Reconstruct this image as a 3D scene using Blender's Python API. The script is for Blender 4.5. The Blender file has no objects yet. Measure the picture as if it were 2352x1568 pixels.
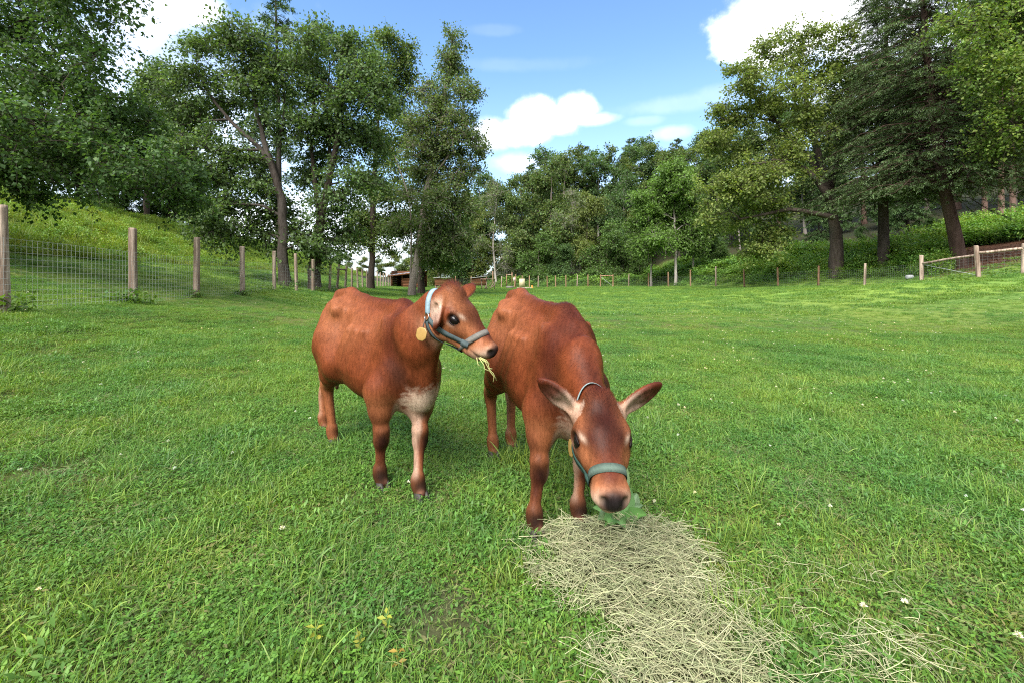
import bpy, math, random
import numpy as np
from mathutils import Vector, Matrix
from mathutils.bvhtree import BVHTree

SC = bpy.context.scene
COL = SC.collection
R = math.radians

# ------------------------------------------------------------------ camera
LENS_PX, MID_X, HORIZON, EYE = 1045.0, 1176.0, 640.0, 1.12   # 16 mm lens, horizon row, eye height
cam_d = bpy.data.cameras.new('camera')
cam_d.sensor_width = 36.0
cam_d.lens = LENS_PX / 2352.0 * 36.0
cam_d.shift_y = -(784.0 - HORIZON) / 2352.0
cam_d.clip_start = 0.05
cam_d.clip_end = 3000.0
cam = bpy.data.objects.new('camera', cam_d)
cam.location = (0, 0, EYE)
cam.rotation_euler = (R(90), 0, 0)
COL.objects.link(cam)
SC.camera = cam

# ------------------------------------------------------------------ sky and sun
SUN_EL, SUN_AZ = 48.0, 205.0      # azimuth clockwise from +Y: behind the camera, to its left
SC.view_settings.view_transform = 'Standard'
SC.view_settings.look = 'None'
SC.view_settings.gamma = 1.0
SC.view_settings.exposure = 1.72
SC.view_settings.use_curve_mapping = False
SC.cycles.max_bounces = 6
SC.cycles.diffuse_bounces = 3
SC.cycles.glossy_bounces = 2
SC.cycles.transmission_bounces = 4
SC.cycles.transparent_max_bounces = 8
SC.cycles.caustics_reflective = False
SC.cycles.caustics_refractive = False
SC.cycles.use_denoising = False
SC.cycles.filter_width = 1.1
SC.cycles.sample_clamp_indirect = 6.0
SC.cycles.use_adaptive_sampling = True
SC.cycles.adaptive_threshold = 0.01

sun_d = bpy.data.lights.new('sun', 'SUN')
sun_d.energy = 3.0
sun_d.angle = R(40)
sun_d.color = (1.0, 0.955, 0.89)
sun = bpy.data.objects.new('sun', sun_d)
_d = Vector((math.sin(R(SUN_AZ)) * math.cos(R(SUN_EL)), math.cos(R(SUN_AZ)) * math.cos(R(SUN_EL)), math.sin(R(SUN_EL))))
sun.rotation_euler = _d.to_track_quat('Z', 'Y').to_euler()
sun.location = (0, -5, 30)
COL.objects.link(sun)


class NT:
    """Small helper that adds nodes and links to a tree."""
    def __init__(self, tree):
        self.t = tree
        tree.nodes.clear()

    def n(self, kind, **kw):
        nd = self.t.nodes.new(kind)
        for k, v in kw.items():
            if k.startswith('i_'):
                key = k[2:]
                key = int(key) if key.isdigit() else key
                self.put(nd.inputs[key], v)
            else:
                setattr(nd, k, v)
        return nd

    def put(self, sock, v):
        if isinstance(v, bpy.types.NodeSocket):
            self.t.links.new(v, sock)
        elif isinstance(v, bpy.types.Node):
            self.t.links.new(v.outputs[0], sock)
        else:
            if sock.type == 'RGBA' and len(v) == 3:
                v = (*v, 1.0)
            sock.default_value = v

    def math(self, op, a, b=0.0, clamp=False):
        nd = self.t.nodes.new('ShaderNodeMath')
        nd.operation = op
        nd.use_clamp = clamp
        self.put(nd.inputs[0], a)
        self.put(nd.inputs[1], b)
        return nd.outputs[0]

    def vmath(self, op, a, b=None):
        nd = self.t.nodes.new('ShaderNodeVectorMath')
        nd.operation = op
        self.put(nd.inputs[0], a)
        if b is not None:
            self.put(nd.inputs[1], b)
        return nd

    def mix(self, fac, a, b, blend='MIX'):
        nd = self.t.nodes.new('ShaderNodeMix')
        nd.data_type = 'RGBA'
        nd.blend_type = blend
        self.put(nd.inputs[0], fac)
        self.put(nd.inputs[6], a)
        self.put(nd.inputs[7], b)
        return nd.outputs[2]

    def ramp(self, fac, lo, hi, a=0.0, b=1.0, smooth=True):
        nd = self.t.nodes.new('ShaderNodeMapRange')
        nd.interpolation_type = 'SMOOTHSTEP' if smooth else 'LINEAR'
        self.put(nd.inputs[0], fac)
        nd.inputs[1].default_value = lo
        nd.inputs[2].default_value = hi
        nd.inputs[3].default_value = a
        nd.inputs[4].default_value = b
        return nd.outputs[0]

    def noise(self, vec, scale, detail=2.0, rough=0.5, dist=0.0):
        nd = self.n('ShaderNodeTexNoise')
        if vec is not None:
            self.put(nd.inputs['Vector'], vec)
        nd.inputs['Scale'].default_value = scale
        nd.inputs['Detail'].default_value = detail
        nd.inputs['Roughness'].default_value = rough
        nd.inputs['Distortion'].default_value = dist
        return nd.outputs[0]


def ray(px, py):
    v = Vector(((px - MID_X) / LENS_PX, 1.0, -(py - HORIZON) / LENS_PX))
    return v.normalized()


world = bpy.data.worlds.new('World')
SC.world = world
world.use_nodes = True
w = NT(world.node_tree)
sky = w.n('ShaderNodeTexSky')
sky.sky_type = 'NISHITA'
sky.sun_disc = False
sky.sun_elevation = R(SUN_EL)
sky.sun_rotation = R(SUN_AZ)
sky.air_density = 1.0
sky.dust_density = 0.6
sky.ozone_density = 1.6
SKY_STRENGTH = 0.098
tc = w.n('ShaderNodeTexCoord')
D = w.vmath('NORMALIZE', tc.outputs['Generated']).outputs[0]
warp_a = w.noise(D, 9.0, 5.0, 0.55)
warp_b = w.noise(D, 24.0, 6.0, 0.62)
wob = w.math('ADD', w.math('MULTIPLY', w.math('SUBTRACT', warp_a, 0.5), 0.95),
             w.math('MULTIPLY', w.math('SUBTRACT', warp_b, 0.5), 0.75))
# clouds: centre direction, half width, half height, softness, weight
CLOUDS = [
    (1228, 262, .054, .034, .7, 1.0), (1322, 250, .042, .030, .75, 1.0), (1195, 306, .060, .027, .75, 1.0), (1120, 312, .05, .034, .8, .9),
    (1270, 278, .06, .026, .7, .7), (1340, 276, .07, .012, .9, .4),
    (1765, 88, .082, .048, .5, 1.0), (1870, 50, .105, .056, .55, 1.0), (1800, 25, .10, .045, .55, 1.0), (1700, 98, .04, .034, .6, .9), (1990, 60, .10, .06, .6, .9), (1760, 130, .06, .03, .9, .6),
    (430, 8, .066, .032, .6, .9), (330, 10, .08, .05, .9, .6), (330, 330, .28, .24, .9, .40),
    (1200, 375, .07, .022, .9, .40), (1560, 240, .11, .016, .9, .12), (1480, 278, .04, .010, .9, .14), (1690, 215, .08, .02, .9, .14),
    (1130, 70, .05, .009, .9, .05), (1190, 150, .14, .012, 1.0, .05), (1545, 305, .04, .014, .8, .3),
    (760, 540, .33, .09, .9, .75), (2300, 200, .28, .24, .9, .65), (1800, 470, .45, .10, .9, .45),
]
total = None
for (cx, cy, hw, hh, soft, wt) in CLOUDS:
    c = ray(cx, cy)
    dv = w.vmath('SUBTRACT', D, tuple(c)).outputs[0]
    sc = w.vmath('MULTIPLY', dv, (1 / hw, 1 / hw, 1 / hh)).outputs[0]
    ln = w.vmath('LENGTH', sc).outputs['Value']
    ln = w.math('SUBTRACT', ln, wob)
    m = w.ramp(ln, 1.0 + soft * .35, 1.0 - soft * .65, 0.0, wt)
    total = m if total is None else w.math('MAXIMUM', total, m)
# a scatter of cloud over the rest of the dome
gen = w.noise(D, 3.1, 6.0, 0.55)
gen = w.ramp(gen, 0.32, 0.54, 0.0, 0.95)
back = w.ramp(w.vmath('DOT_PRODUCT', D, (0, 1, 0)).outputs['Value'], 0.55, 0.15)
total = w.math('MAXIMUM', total, w.math('MULTIPLY', gen, back))
sep = w.n('ShaderNodeSeparateXYZ', i_0=D)
low = w.ramp(sep.outputs[2], 0.46, 0.02, 0.0, 0.50)
skyc = w.mix(1.0, sky.outputs[0], (0.77, 0.92, 1.02), 'MULTIPLY')
skyc = w.mix(low, skyc, (2.9, 3.6, 4.4))
shade = w.noise(D, 14.0, 3.0, 0.5)
cloudc = w.mix(w.ramp(shade, 0.35, 0.65), (5.6, 5.8, 6.1), (7.2, 7.3, 7.4))
skyc = w.mix(total, skyc, cloudc)
bg = w.n('ShaderNodeBackground', i_0=skyc)
bg.inputs[1].default_value = SKY_STRENGTH
wo = w.n('ShaderNodeOutputWorld')
w.t.links.new(bg.outputs[0], wo.inputs[0])

# ------------------------------------------------------------------ helpers
def P(px, py, Y):
    """A picture position at a distance Y becomes a point of the place."""
    return np.array([(px - MID_X) / LENS_PX * Y, Y, EYE - (py - HORIZON) / LENS_PX * Y])


def tag(o, label=None, cat=None, group=None, kind=None):
    if label: o['label'] = label
    if cat: o['category'] = cat
    if group: o['group'] = group
    if kind: o['kind'] = kind
    return o


def thing(name, label, cat, loc=(0, 0, 0), rz=0.0, group=None):
    o = bpy.data.objects.new(name, None)
    o.empty_display_size = 0.1
    o.location = loc
    o.rotation_euler = (0, 0, rz)
    COL.objects.link(o)
    return tag(o, label, cat, group)


def new_mesh(name, V, faces, mat=None, col=None, smooth=False, link=True, attrs=None):
    """faces: list of integer arrays (n, k). col: (nv, 3) linear colour per vertex."""
    me = bpy.data.meshes.new(name)
    V = np.asarray(V, np.float32)
    faces = [np.asarray(f, np.int32) for f in (faces if isinstance(faces, (list, tuple)) else [faces]) if len(f)]
    nl = sum(f.size for f in faces)
    nf = sum(len(f) for f in faces)
    me.vertices.add(len(V))
    me.vertices.foreach_set('co', V.ravel())
    me.loops.add(nl)
    me.loops.foreach_set('vertex_index', np.concatenate([f.ravel() for f in faces]))
    me.polygons.add(nf)
    sizes = np.concatenate([np.full(len(f), f.shape[1], np.int32) for f in faces])
    st = np.zeros(nf, np.int32)
    st[1:] = np.cumsum(sizes)[:-1]
    me.polygons.foreach_set('loop_start', st)
    if smooth:
        me.polygons.foreach_set('use_smooth', np.ones(nf, bool))
    me.update(calc_edges=True)
    if col is not None:
        a = me.color_attributes.new('Col', 'FLOAT_COLOR', 'POINT')
        c4 = np.ones((len(V), 4), np.float32)
        c4[:, :3] = col
        a.data.foreach_set('color', c4.ravel())
    for k, v in (attrs or {}).items():
        a = me.attributes.new(k, 'FLOAT', 'POINT')
        a.data.foreach_set('value', np.asarray(v, np.float32))
    if mat: me.materials.append(mat)
    return me


def obj(name, me, parent=None, loc=None, link=True):
    o = bpy.data.objects.new(name, me)
    if link: COL.objects.link(o)
    if parent: o.parent = parent
    if loc is not None: o.location = loc
    return o


class MB:
    """Collects simple solids with numpy and builds one mesh."""
    def __init__(self):
        self.V, self.Q, self.T, self.C, self.n = [], [], [], [], 0

    def add(self, V, quads=None, tris=None, col=(1, 1, 1)):
        V = np.asarray(V, float).reshape(-1, 3)
        self.V.append(V)
        if quads is not None and len(quads): self.Q.append(np.asarray(quads, int) + self.n)
        if tris is not None and len(tris): self.T.append(np.asarray(tris, int) + self.n)
        c = np.asarray(col, float)
        self.C.append(np.broadcast_to(c, V.shape).copy())
        self.n += len(V)

    def box(self, c, s, rz=0.0, col=(1, 1, 1), M=None):
        sx, sy, sz = [k / 2 for k in s]
        v = np.array([[x, y, z] for z in (-sz, sz) for y in (-sy, sy) for x in (-sx, sx)])
        if M is not None:
            v = v @ np.asarray(M)[:3, :3].T
        elif rz:
            ca, sa = math.cos(rz), math.sin(rz)
            v = v @ np.array([[ca, sa, 0], [-sa, ca, 0], [0, 0, 1]])
        self.add(v + np.asarray(c), [[0, 2, 3, 1], [4, 5, 7, 6], [0, 1, 5, 4], [2, 6, 7, 3], [0, 4, 6, 2], [1, 3, 7, 5]], col=col)

    def tube(self, pts, rad, n=6, col=(1, 1, 1), caps=True, flat=1.0):
        pts = np.asarray(pts, float)
        rad = np.broadcast_to(np.asarray(rad, float), (len(pts),))
        tan = np.gradient(pts, axis=0)
        tan /= np.linalg.norm(tan, axis=1)[:, None] + 1e-9
        ref = np.array([0, 0, 1.0]) if abs(tan[0][2]) < 0.9 else np.array([1.0, 0, 0])
        a = np.linspace(0, 2 * np.pi, n, endpoint=False)
        rings = []
        for p, t, r in zip(pts, tan, rad):
            s = np.cross(t, ref); s /= np.linalg.norm(s) + 1e-9
            u = np.cross(s, t)
            ref = u
            rings.append(p + r * (np.cos(a)[:, None] * s + np.sin(a)[:, None] * u * flat))
        V = np.concatenate(rings)
        m = len(pts)
        i = np.arange(m - 1)[:, None] * n
        j = np.arange(n)[None]
        q = np.stack([i + j, i + (j + 1) % n, i + n + (j + 1) % n, i + n + j], -1).reshape(-1, 4)
        t = []
        if caps:
            V = np.concatenate([V, pts[:1], pts[-1:]])
            for k in range(n):
                t.append([m * n, (k + 1) % n, k])
                t.append([m * n + 1, (m - 1) * n + k, (m - 1) * n + (k + 1) % n])
        self.add(V, q, t, col)

    def mesh(self, name, mat, smooth=False):
        return new_mesh(name, np.concatenate(self.V), [np.concatenate(x) for x in (self.Q, self.T) if x], mat, np.concatenate(self.C), smooth)

    def build(self, name, mat, parent=None, loc=None, smooth=False):
        return obj(name, self.mesh(name, mat, smooth), parent, loc)


def vnoise(x, y, scale, seed, octaves=3):
    """Smooth pseudo-noise in 0..1 from sums of turned sine waves."""
    rg = np.random.RandomState(seed)
    s = np.zeros_like(np.asarray(x, float))
    amp = tot = 0.0
    a = 1.0
    for o in range(octaves):
        for k in range(5):
            th = rg.uniform(0, 2 * np.pi)
            f = (2 ** o) * rg.uniform(.6, 1.5) * 2 * np.pi / scale
            ph = rg.uniform(0, 6.28)
            ph2 = rg.uniform(0, 6.28)
            u = x * math.cos(th) + y * math.sin(th)
            v = -x * math.sin(th) + y * math.cos(th)
            s = s + a * np.sin(u * f + ph + 1.2 * np.sin(v * f * .7 + ph2))
        tot += a * a * 5 / 2
        a *= .55
    return 1 / (1 + np.exp(-1.7 * s / math.sqrt(tot)))


def smoothstep(a, b, x):
    t = np.clip((np.asarray(x, float) - a) / (b - a), 0, 1)
    return t * t * (3 - 2 * t)


def rot_to(d, up=(0, 0, 1)):
    """Matrix whose x axis is d and whose z axis leans to up."""
    x = np.asarray(d, float); x = x / np.linalg.norm(x)
    y = np.cross(up, x); y /= np.linalg.norm(y)
    z = np.cross(x, y)
    return np.stack([x, y, z], 1)


# ------------------------------------------------------------------ materials
def make_mat(name):
    m = bpy.data.materials.new(name)
    m.use_nodes = True
    return m, NT(m.node_tree)


def finish(t, shader):
    o = t.n('ShaderNodeOutputMaterial')
    t.t.links.new(shader if isinstance(shader, bpy.types.NodeSocket) else shader.outputs[0], o.inputs[0])


def leaf_mat(name, trans=0.35, gloss=0.22, patch=0.0, patch_scale=0.5, tcol=(1.25, 1.35, 0.5), rough=0.5):
    """Thin leaf: colour from the leaf itself, some of the light comes through."""
    m, t = make_mat(name)
    at = t.n('ShaderNodeAttribute', attribute_name='Col')
    c = at.outputs[0]
    if patch:
        geo = t.n('ShaderNodeNewGeometry')
        nz = t.noise(geo.outputs['Position'], patch_scale, 3.0, 0.55)
        nz2 = t.noise(geo.outputs['Position'], patch_scale * 5.3, 2.0, 0.55)
        f = t.ramp(t.math('ADD', t.math('MULTIPLY', nz, .65), t.math('MULTIPLY', nz2, .35)), 0.36, 0.64)
        c = t.mix(f, t.mix(1.0, c, (1 - patch * .5, 1 - patch * .12, 1.0 + patch * .1), 'MULTIPLY'),
                  t.mix(1.0, c, (1 + patch * .50, 1 + patch * .30, 1 - patch * .1), 'MULTIPLY'))
    b = t.n('ShaderNodeBsdfPrincipled')
    t.put(b.inputs['Base Color'], c)
    b.inputs['Roughness'].default_value = rough
    b.inputs['Specular IOR Level'].default_value = gloss
    tr = t.n('ShaderNodeBsdfTranslucent')
    t.put(tr.inputs[0], t.mix(1.0, c, tcol, 'MULTIPLY'))
    mx = t.n('ShaderNodeMixShader')
    mx.inputs[0].default_value = trans
    t.t.links.new(b.outputs[0], mx.inputs[1])
    t.t.links.new(tr.outputs[0], mx.inputs[2])
    finish(t, mx)
    return m


def solid_mat(name, rough=0.8, spec=0.3, noise_scale=6.0, amount=0.25, bump=0.3, bump_scale=40.0, stretch=(1, 1, 1), metal=0.0, tint=(.55, .5, .48), bump_dist=0.01):
    """Opaque surface: vertex colour with grain, mottling and a fine relief."""
    m, t = make_mat(name)
    at = t.n('ShaderNodeAttribute', attribute_name='Col')
    tcx = t.n('ShaderNodeTexCoord')
    v = t.vmath('MULTIPLY', tcx.outputs['Object'], stretch).outputs[0]
    n1 = t.noise(v, noise_scale, 4.0, 0.6)
    n2 = t.noise(v, bump_scale, 4.0, 0.65)
    f = t.math('MULTIPLY', t.ramp(n1, 0.35, 0.68), amount * 1.6)
    c = t.mix(f, at.outputs[0], t.mix(1.0, at.outputs[0], tint, 'MULTIPLY'))
    c = t.mix(t.math('MULTIPLY', t.ramp(n2, 0.40, 0.72), amount), c, t.mix(1.0, c, tint, 'MULTIPLY'))
    b = t.n('ShaderNodeBsdfPrincipled')
    t.put(b.inputs['Base Color'], c)
    b.inputs['Roughness'].default_value = rough
    b.inputs['Metallic'].default_value = metal
    b.inputs['Specular IOR Level'].default_value = spec
    bp = t.n('ShaderNodeBump')
    bp.inputs['Strength'].default_value = bump
    bp.inputs['Distance'].default_value = bump_dist
    t.put(bp.inputs['Height'], n2)
    t.put(b.inputs['Normal'], bp.outputs[0])
    finish(t, b)
    return m


M_GRASS = leaf_mat('grass_blades', 0.33, 0.28, patch=0.45, patch_scale=0.55)
M_LEAF = leaf_mat('tree_leaves', 0.40, 0.22, tcol=(1.35, 1.45, .6))
M_NEEDLE = leaf_mat('needles', 0.15, 0.15)
M_HAY = leaf_mat('hay', 0.15, 0.2, tcol=(1, .95, .7))
M_BARK = solid_mat('bark', 0.95, 0.1, 3.0, 0.5, 0.9, 16.0, (1, 1, .22), bump_dist=0.05)
M_WOOD = solid_mat('weathered_wood', 0.9, 0.15, 9.0, 0.75, 0.9, 34.0, (1, 1, .07), tint=(.42, .38, .36), bump_dist=.02)
M_BOARD = solid_mat('board_wood', 0.85, 0.15, 5.0, 0.45, 0.4, 30.0, (.15, 1, 1))
M_WIRE = solid_mat('wire', 0.5, 0.4, 9.0, 0.2, 0.0, 9.0)
M_METAL = solid_mat('roof_metal', 0.45, 0.4, 2.0, 0.3, 0.05, 20.0)
M_PLASTIC = solid_mat('painted', 0.6, 0.3, 4.0, 0.25, 0.1, 40.0)

# ------------------------------------------------------------------ ground
# Right-hand fence line: measured posts (picture x, base row, distance)
RIGHT_POSTS = [(1489.5, 659, 47), (1535, 659, 44), (1586, 660, 41), (1644, 660.5, 38), (1710, 662, 35.3), (1787, 660, 32.6),
               (1879.5, 659, 29.8), (1986, 658.5, 26.2), (2117, 654.5, 21.9), (2248, 641, 19.6), (2351, 632, 18.6)]
FAR_POSTS_X = [1182, 1199, 1216, 1236, 1257, 1276.5, 1300, 1325.5, 1350.5, 1379, 1408, 1444]
_rp = [P(*q) for q in RIGHT_POSTS]
_far = [P(x, 660.0, 53.5 - (x - 1182) / 262.0 * 5.0) for x in FAR_POSTS_X]
for k, p in enumerate(_far):
    p[2] = .02 + .20 * k / 11
RLINE = np.array([[-30, 66, .3], [-8, 62, .1]] + _far + _rp + [[22.3, 14.5, 1.35], [23, 8, 1.4], [24, -20, 1.4]])


def left_x(y):
    return -7.0 - 0.185 * (y - 6.3)


def right_dist(x, y):
    """Signed distance beyond the right-hand fence line and the ground level of the nearest post."""
    x = np.asarray(x, float); y = np.asarray(y, float)
    best = np.full(x.shape, 1e9); zf = np.zeros(x.shape); sg = np.ones(x.shape)
    for a, b in zip(RLINE[:-1], RLINE[1:]):
        d = b[:2] - a[:2]
        L2 = d @ d
        t = np.clip(((x - a[0]) * d[0] + (y - a[1]) * d[1]) / L2, 0, 1)
        dx = x - a[0] - t * d[0]; dy = y - a[1] - t * d[1]
        dd = np.hypot(dx, dy)
        s = np.where(d[0] * dy - d[1] * dx > 0, 1.0, -1.0)
        m = dd < best
        best = np.where(m, dd, best)
        zf = np.where(m, a[2] + t * (b[2] - a[2]), zf)
        sg = np.where(m, s, sg)
    return best * sg, zf


_LS = np.array([-60, -6.5, -4, -2.2, 0, 2.7, 5.2, 6.1, 8, 11.0, 14.0, 16.5, 19.5, 25, 40, 80, 200.])
_LZ = np.array([0, 0, .06, .24, .64, 1.18, 1.80, 1.74, 2.45, 3.75, 5.0, 5.85, 6.3, 6.5, 6.0, 4, 2.])


def left_s(x, y):
    return (left_x(y) - x) * 0.983


def ground_z(x, y):
    x = np.asarray(x, float); y = np.asarray(y, float)
    s = left_s(x, y)
    zl = np.interp(s, _LS, _LZ)
    # soften the corners of the profile
    zl = (zl + np.interp(s - .6, _LS, _LZ) + np.interp(s + .6, _LS, _LZ)) / 3
    fade = 1 - smoothstep(58, 125, y) * .8
    zl = np.where(s > 0, .64 + (zl - .64) * fade, zl) * (1 - .55 * smoothstep(22, 60, y) * (1 - smoothstep(0, 9, s)))
    t, zf = right_dist(x, y)
    inside = smoothstep(-15, .5, t)
    steep = .05 + .22 * smoothstep(14, 21, x)
    zr = zf * inside + np.where(t > 0, np.minimum(t, 13) * steep + np.clip(t - 13, 0, 90) * (.16 + .10 * smoothstep(0, 25, x)), 0) * smoothstep(-12, 4, x)
    bump = (vnoise(x, y, 3.2, 5, 2) - .5) * .05 * smoothstep(1, 4, np.abs(y)) + (vnoise(x, y, 11, 6, 2) - .5) * .07
    near = smoothstep(2.0, 6.0, np.hypot(x, y - 2.2))
    return zl + zr + bump * near


def axis(lo, mid, hi, n, k):
    u = np.linspace(-1, 1, n)
    v = np.sinh(k * u) / math.sinh(k)
    return np.where(v < 0, mid + (mid - lo) * v, mid + (hi - mid) * v)


gx = axis(-500, 0, 500, 340, 5.0)
gy = axis(-120, 4, 1200, 360, 5.4)
GX, GY = np.meshgrid(gx, gy)
GZ = ground_z(GX.ravel(), GY.ravel())
nx, ny = len(gx), len(gy)
ii = (np.arange(ny - 1)[:, None] * nx + np.arange(nx - 1)[None]).reshape(-1)
quads = np.stack([ii, ii + 1, ii + nx + 1, ii + nx], 1)
_t, _zf = right_dist(GX.ravel(), GY.ravel())
_s = left_s(GX.ravel(), GY.ravel())
g_soil = np.array([.060, .062, .026]); g_far = np.array([.152, .246, .046]); g_mulch = np.array([.095, .048, .032]); g_wood = np.array([.030, .032, .016]); g_hill = np.array([.10, .15, .030])
_d = np.hypot(GX.ravel(), GY.ravel())[:, None]
gc = g_soil + (g_far - g_soil) * smoothstep(6, 26, _d)
gc = gc + (g_hill - gc) * smoothstep(5, 7, _s)[:, None]
wood = (smoothstep(1.5, 5, _t) * (1 - smoothstep(10, 18, GX.ravel() - 0 * _t) * (_t < 12) * .3))[:, None]
gc = gc + (g_wood - gc) * wood
mul = (smoothstep(1.5, 2.3, _t) * (1 - smoothstep(11, 15, _t)) * smoothstep(.90, .95, GX.ravel() / np.maximum(GY.ravel(), 1)))[:, None]
gc = gc + (g_mulch - gc) * mul
m, t = make_mat('pasture_ground')
at = t.n('ShaderNodeAttribute', attribute_name='Col')
geo = t.n('ShaderNodeNewGeometry')
na = t.noise(geo.outputs['Position'], 0.35, 4.0, 0.6)
nb = t.noise(geo.outputs['Position'], 9.0, 5.0, 0.7)
c = t.mix(t.ramp(na, .35, .65), t.mix(1.0, at.outputs[0], (.78, .86, .9), 'MULTIPLY'), t.mix(1.0, at.outputs[0], (1.2, 1.12, 1.0), 'MULTIPLY'))
c = t.mix(t.math('MULTIPLY', t.ramp(nb, .40, .70), .55), c, t.mix(1.0, c, (.5, .5, .5), 'MULTIPLY'))
b = t.n('ShaderNodeBsdfPrincipled', i_0=c)
b.inputs['Roughness'].default_value = 0.95
b.inputs['Specular IOR Level'].default_value = 0.1
bp = t.n('ShaderNodeBump'); bp.inputs['Strength'].default_value = .6; bp.inputs['Distance'].default_value = .04
t.put(bp.inputs['Height'], nb); t.put(b.inputs['Normal'], bp.outputs[0])
finish(t, b)
ground = obj('ground', new_mesh('ground', np.stack([GX.ravel(), GY.ravel(), GZ], 1), [quads], m, gc, smooth=True))
tag(ground, 'green pasture floor rising to banks on both sides', 'ground', kind='structure')

# ------------------------------------------------------------------ grass
G_FRESH = np.array([.122, .240, .034]); G_DEEP = np.array([.062, .150, .026]); G_YEL = np.array([.212, .288, .050]); G_DRY = np.array([.30, .26, .12]); G_BLUE = np.array([.105, .175, .050])


def blades(rg, n, rad, h, wid, lean, palette, segs=3, xy=None):
    """Curved grass blades; returns vertices, tris and colours."""
    if xy is None:
        a = rg.uniform(0, 6.283, n); r = rad * np.sqrt(rg.uniform(0, 1, n))
        xy = np.stack([r * np.cos(a), r * np.sin(a)], 1)
    hh = rg.uniform(h[0], h[1], n) * rg.uniform(.7, 1.1, n); ww = rg.uniform(wid[0], wid[1], n)
    az = rg.uniform(0, 6.283, n); ln = np.clip(rg.uniform(lean[0], lean[1], n), 0, 1.5)
    d = np.stack([np.cos(az), np.sin(az), 0 * az], 1)
    sd = np.stack([-np.sin(az), np.cos(az), 0 * az], 1)
    tw = rg.uniform(-.9, .9, n)
    sd = sd * np.cos(tw)[:, None] + np.array([0, 0, 1.0]) * np.sin(tw)[:, None]
    base = np.concatenate([xy, np.zeros((n, 1))], 1)
    pal = np.asarray(palette)
    w1 = rg.dirichlet(np.ones(len(pal)) * .45, n)
    c0 = w1 @ pal * rg.uniform(.75, 1.2, (n, 1))
    V, C = [], []
    p = base.copy()
    for k in range(segs + 1):
        u = k / segs
        ang = ln * (0.35 + 1.15 * u)
        if k:
            p = p + (d * np.sin(ang)[:, None] + np.array([0, 0, 1.0]) * np.cos(ang)[:, None]) * (hh / segs)[:, None]
        hw = ww * .5 * (1 - u ** 1.8) ** .8
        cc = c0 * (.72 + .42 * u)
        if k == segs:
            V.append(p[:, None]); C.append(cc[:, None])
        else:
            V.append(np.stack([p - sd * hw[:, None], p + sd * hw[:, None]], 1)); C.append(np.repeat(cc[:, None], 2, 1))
    V = np.concatenate(V, 1); C = np.concatenate(C, 1)
    nv = V.shape[1]
    tr = []
    for k in range(segs - 1):
        a = 2 * k
        tr += [[a, a + 1, a + 3], [a, a + 3, a + 2]]
    tr.append([2 * segs - 2, 2 * segs - 1, 2 * segs])
    T = (np.arange(n)[:, None, None] * nv + np.array(tr)[None]).reshape(-1, 3)
    return V.reshape(-1, 3), T, C.reshape(-1, 3)


def leaflets(rg, n, rad, h, size, ratio, palette, trefoil=False, tilt=.5):
    """Small flat leaves (or clover trefoils) held above the ground."""
    a = rg.uniform(0, 6.283, n); r = rad * np.sqrt(rg.uniform(0, 1, n))
    c = np.stack([r * np.cos(a), r * np.sin(a), rg.uniform(h[0], h[1], n)], 1)
    k = 3 if trefoil else 1
    c = np.repeat(c, k, 0)
    az = np.repeat(rg.uniform(0, 6.283, n), k) + np.tile(np.arange(k) * 2.094, n)
    s = np.repeat(rg.uniform(size[0], size[1], n), k)
    tl = rg.uniform(-tilt, tilt, n * k)
    d = np.stack([np.cos(az) * np.cos(tl), np.sin(az) * np.cos(tl), np.sin(tl)], 1) * s[:, None]
    sd = np.stack([-np.sin(az), np.cos(az), rg.uniform(-.3, .3, n * k)], 1) * (s * ratio * .5)[:, None]
    mid = c + d * .55
    V = np.stack([c, mid - sd, c + d * 1.0 + np.array([0, 0, -.002]), mid + sd], 1)
    V[:, 0] -= 0
    pal = np.asarray(palette)
    col = np.repeat(rg.dirichlet(np.ones(len(pal)) * .5, n) @ pal * rg.uniform(.8, 1.2, (n, 1)), k, 0)
    C = np.repeat(col[:, None], 4, 1)
    T = (np.arange(n * k)[:, None, None] * 4 + np.array([[0, 1, 2], [0, 2, 3]])[None]).reshape(-1, 3)
    return V.reshape(-1, 3), T, C.reshape(-1, 3)


def merge(parts):
    V, T, C, n = [], [], [], 0
    for v, t_, c_ in parts:
        V.append(v); T.append(t_ + n); C.append(c_); n += len(v)
    return np.concatenate(V), np.concatenate(T), np.concatenate(C)


PROTO = bpy.data.collections.new('seedbed')     # source shapes, not part of the scene


def proto(name, parts, mat):
    v, t_, c_ = merge(parts)
    o = bpy.data.objects.new(name, new_mesh(name, v, [t_], mat, c_))
    PROTO.objects.link(o)
    return o


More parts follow.
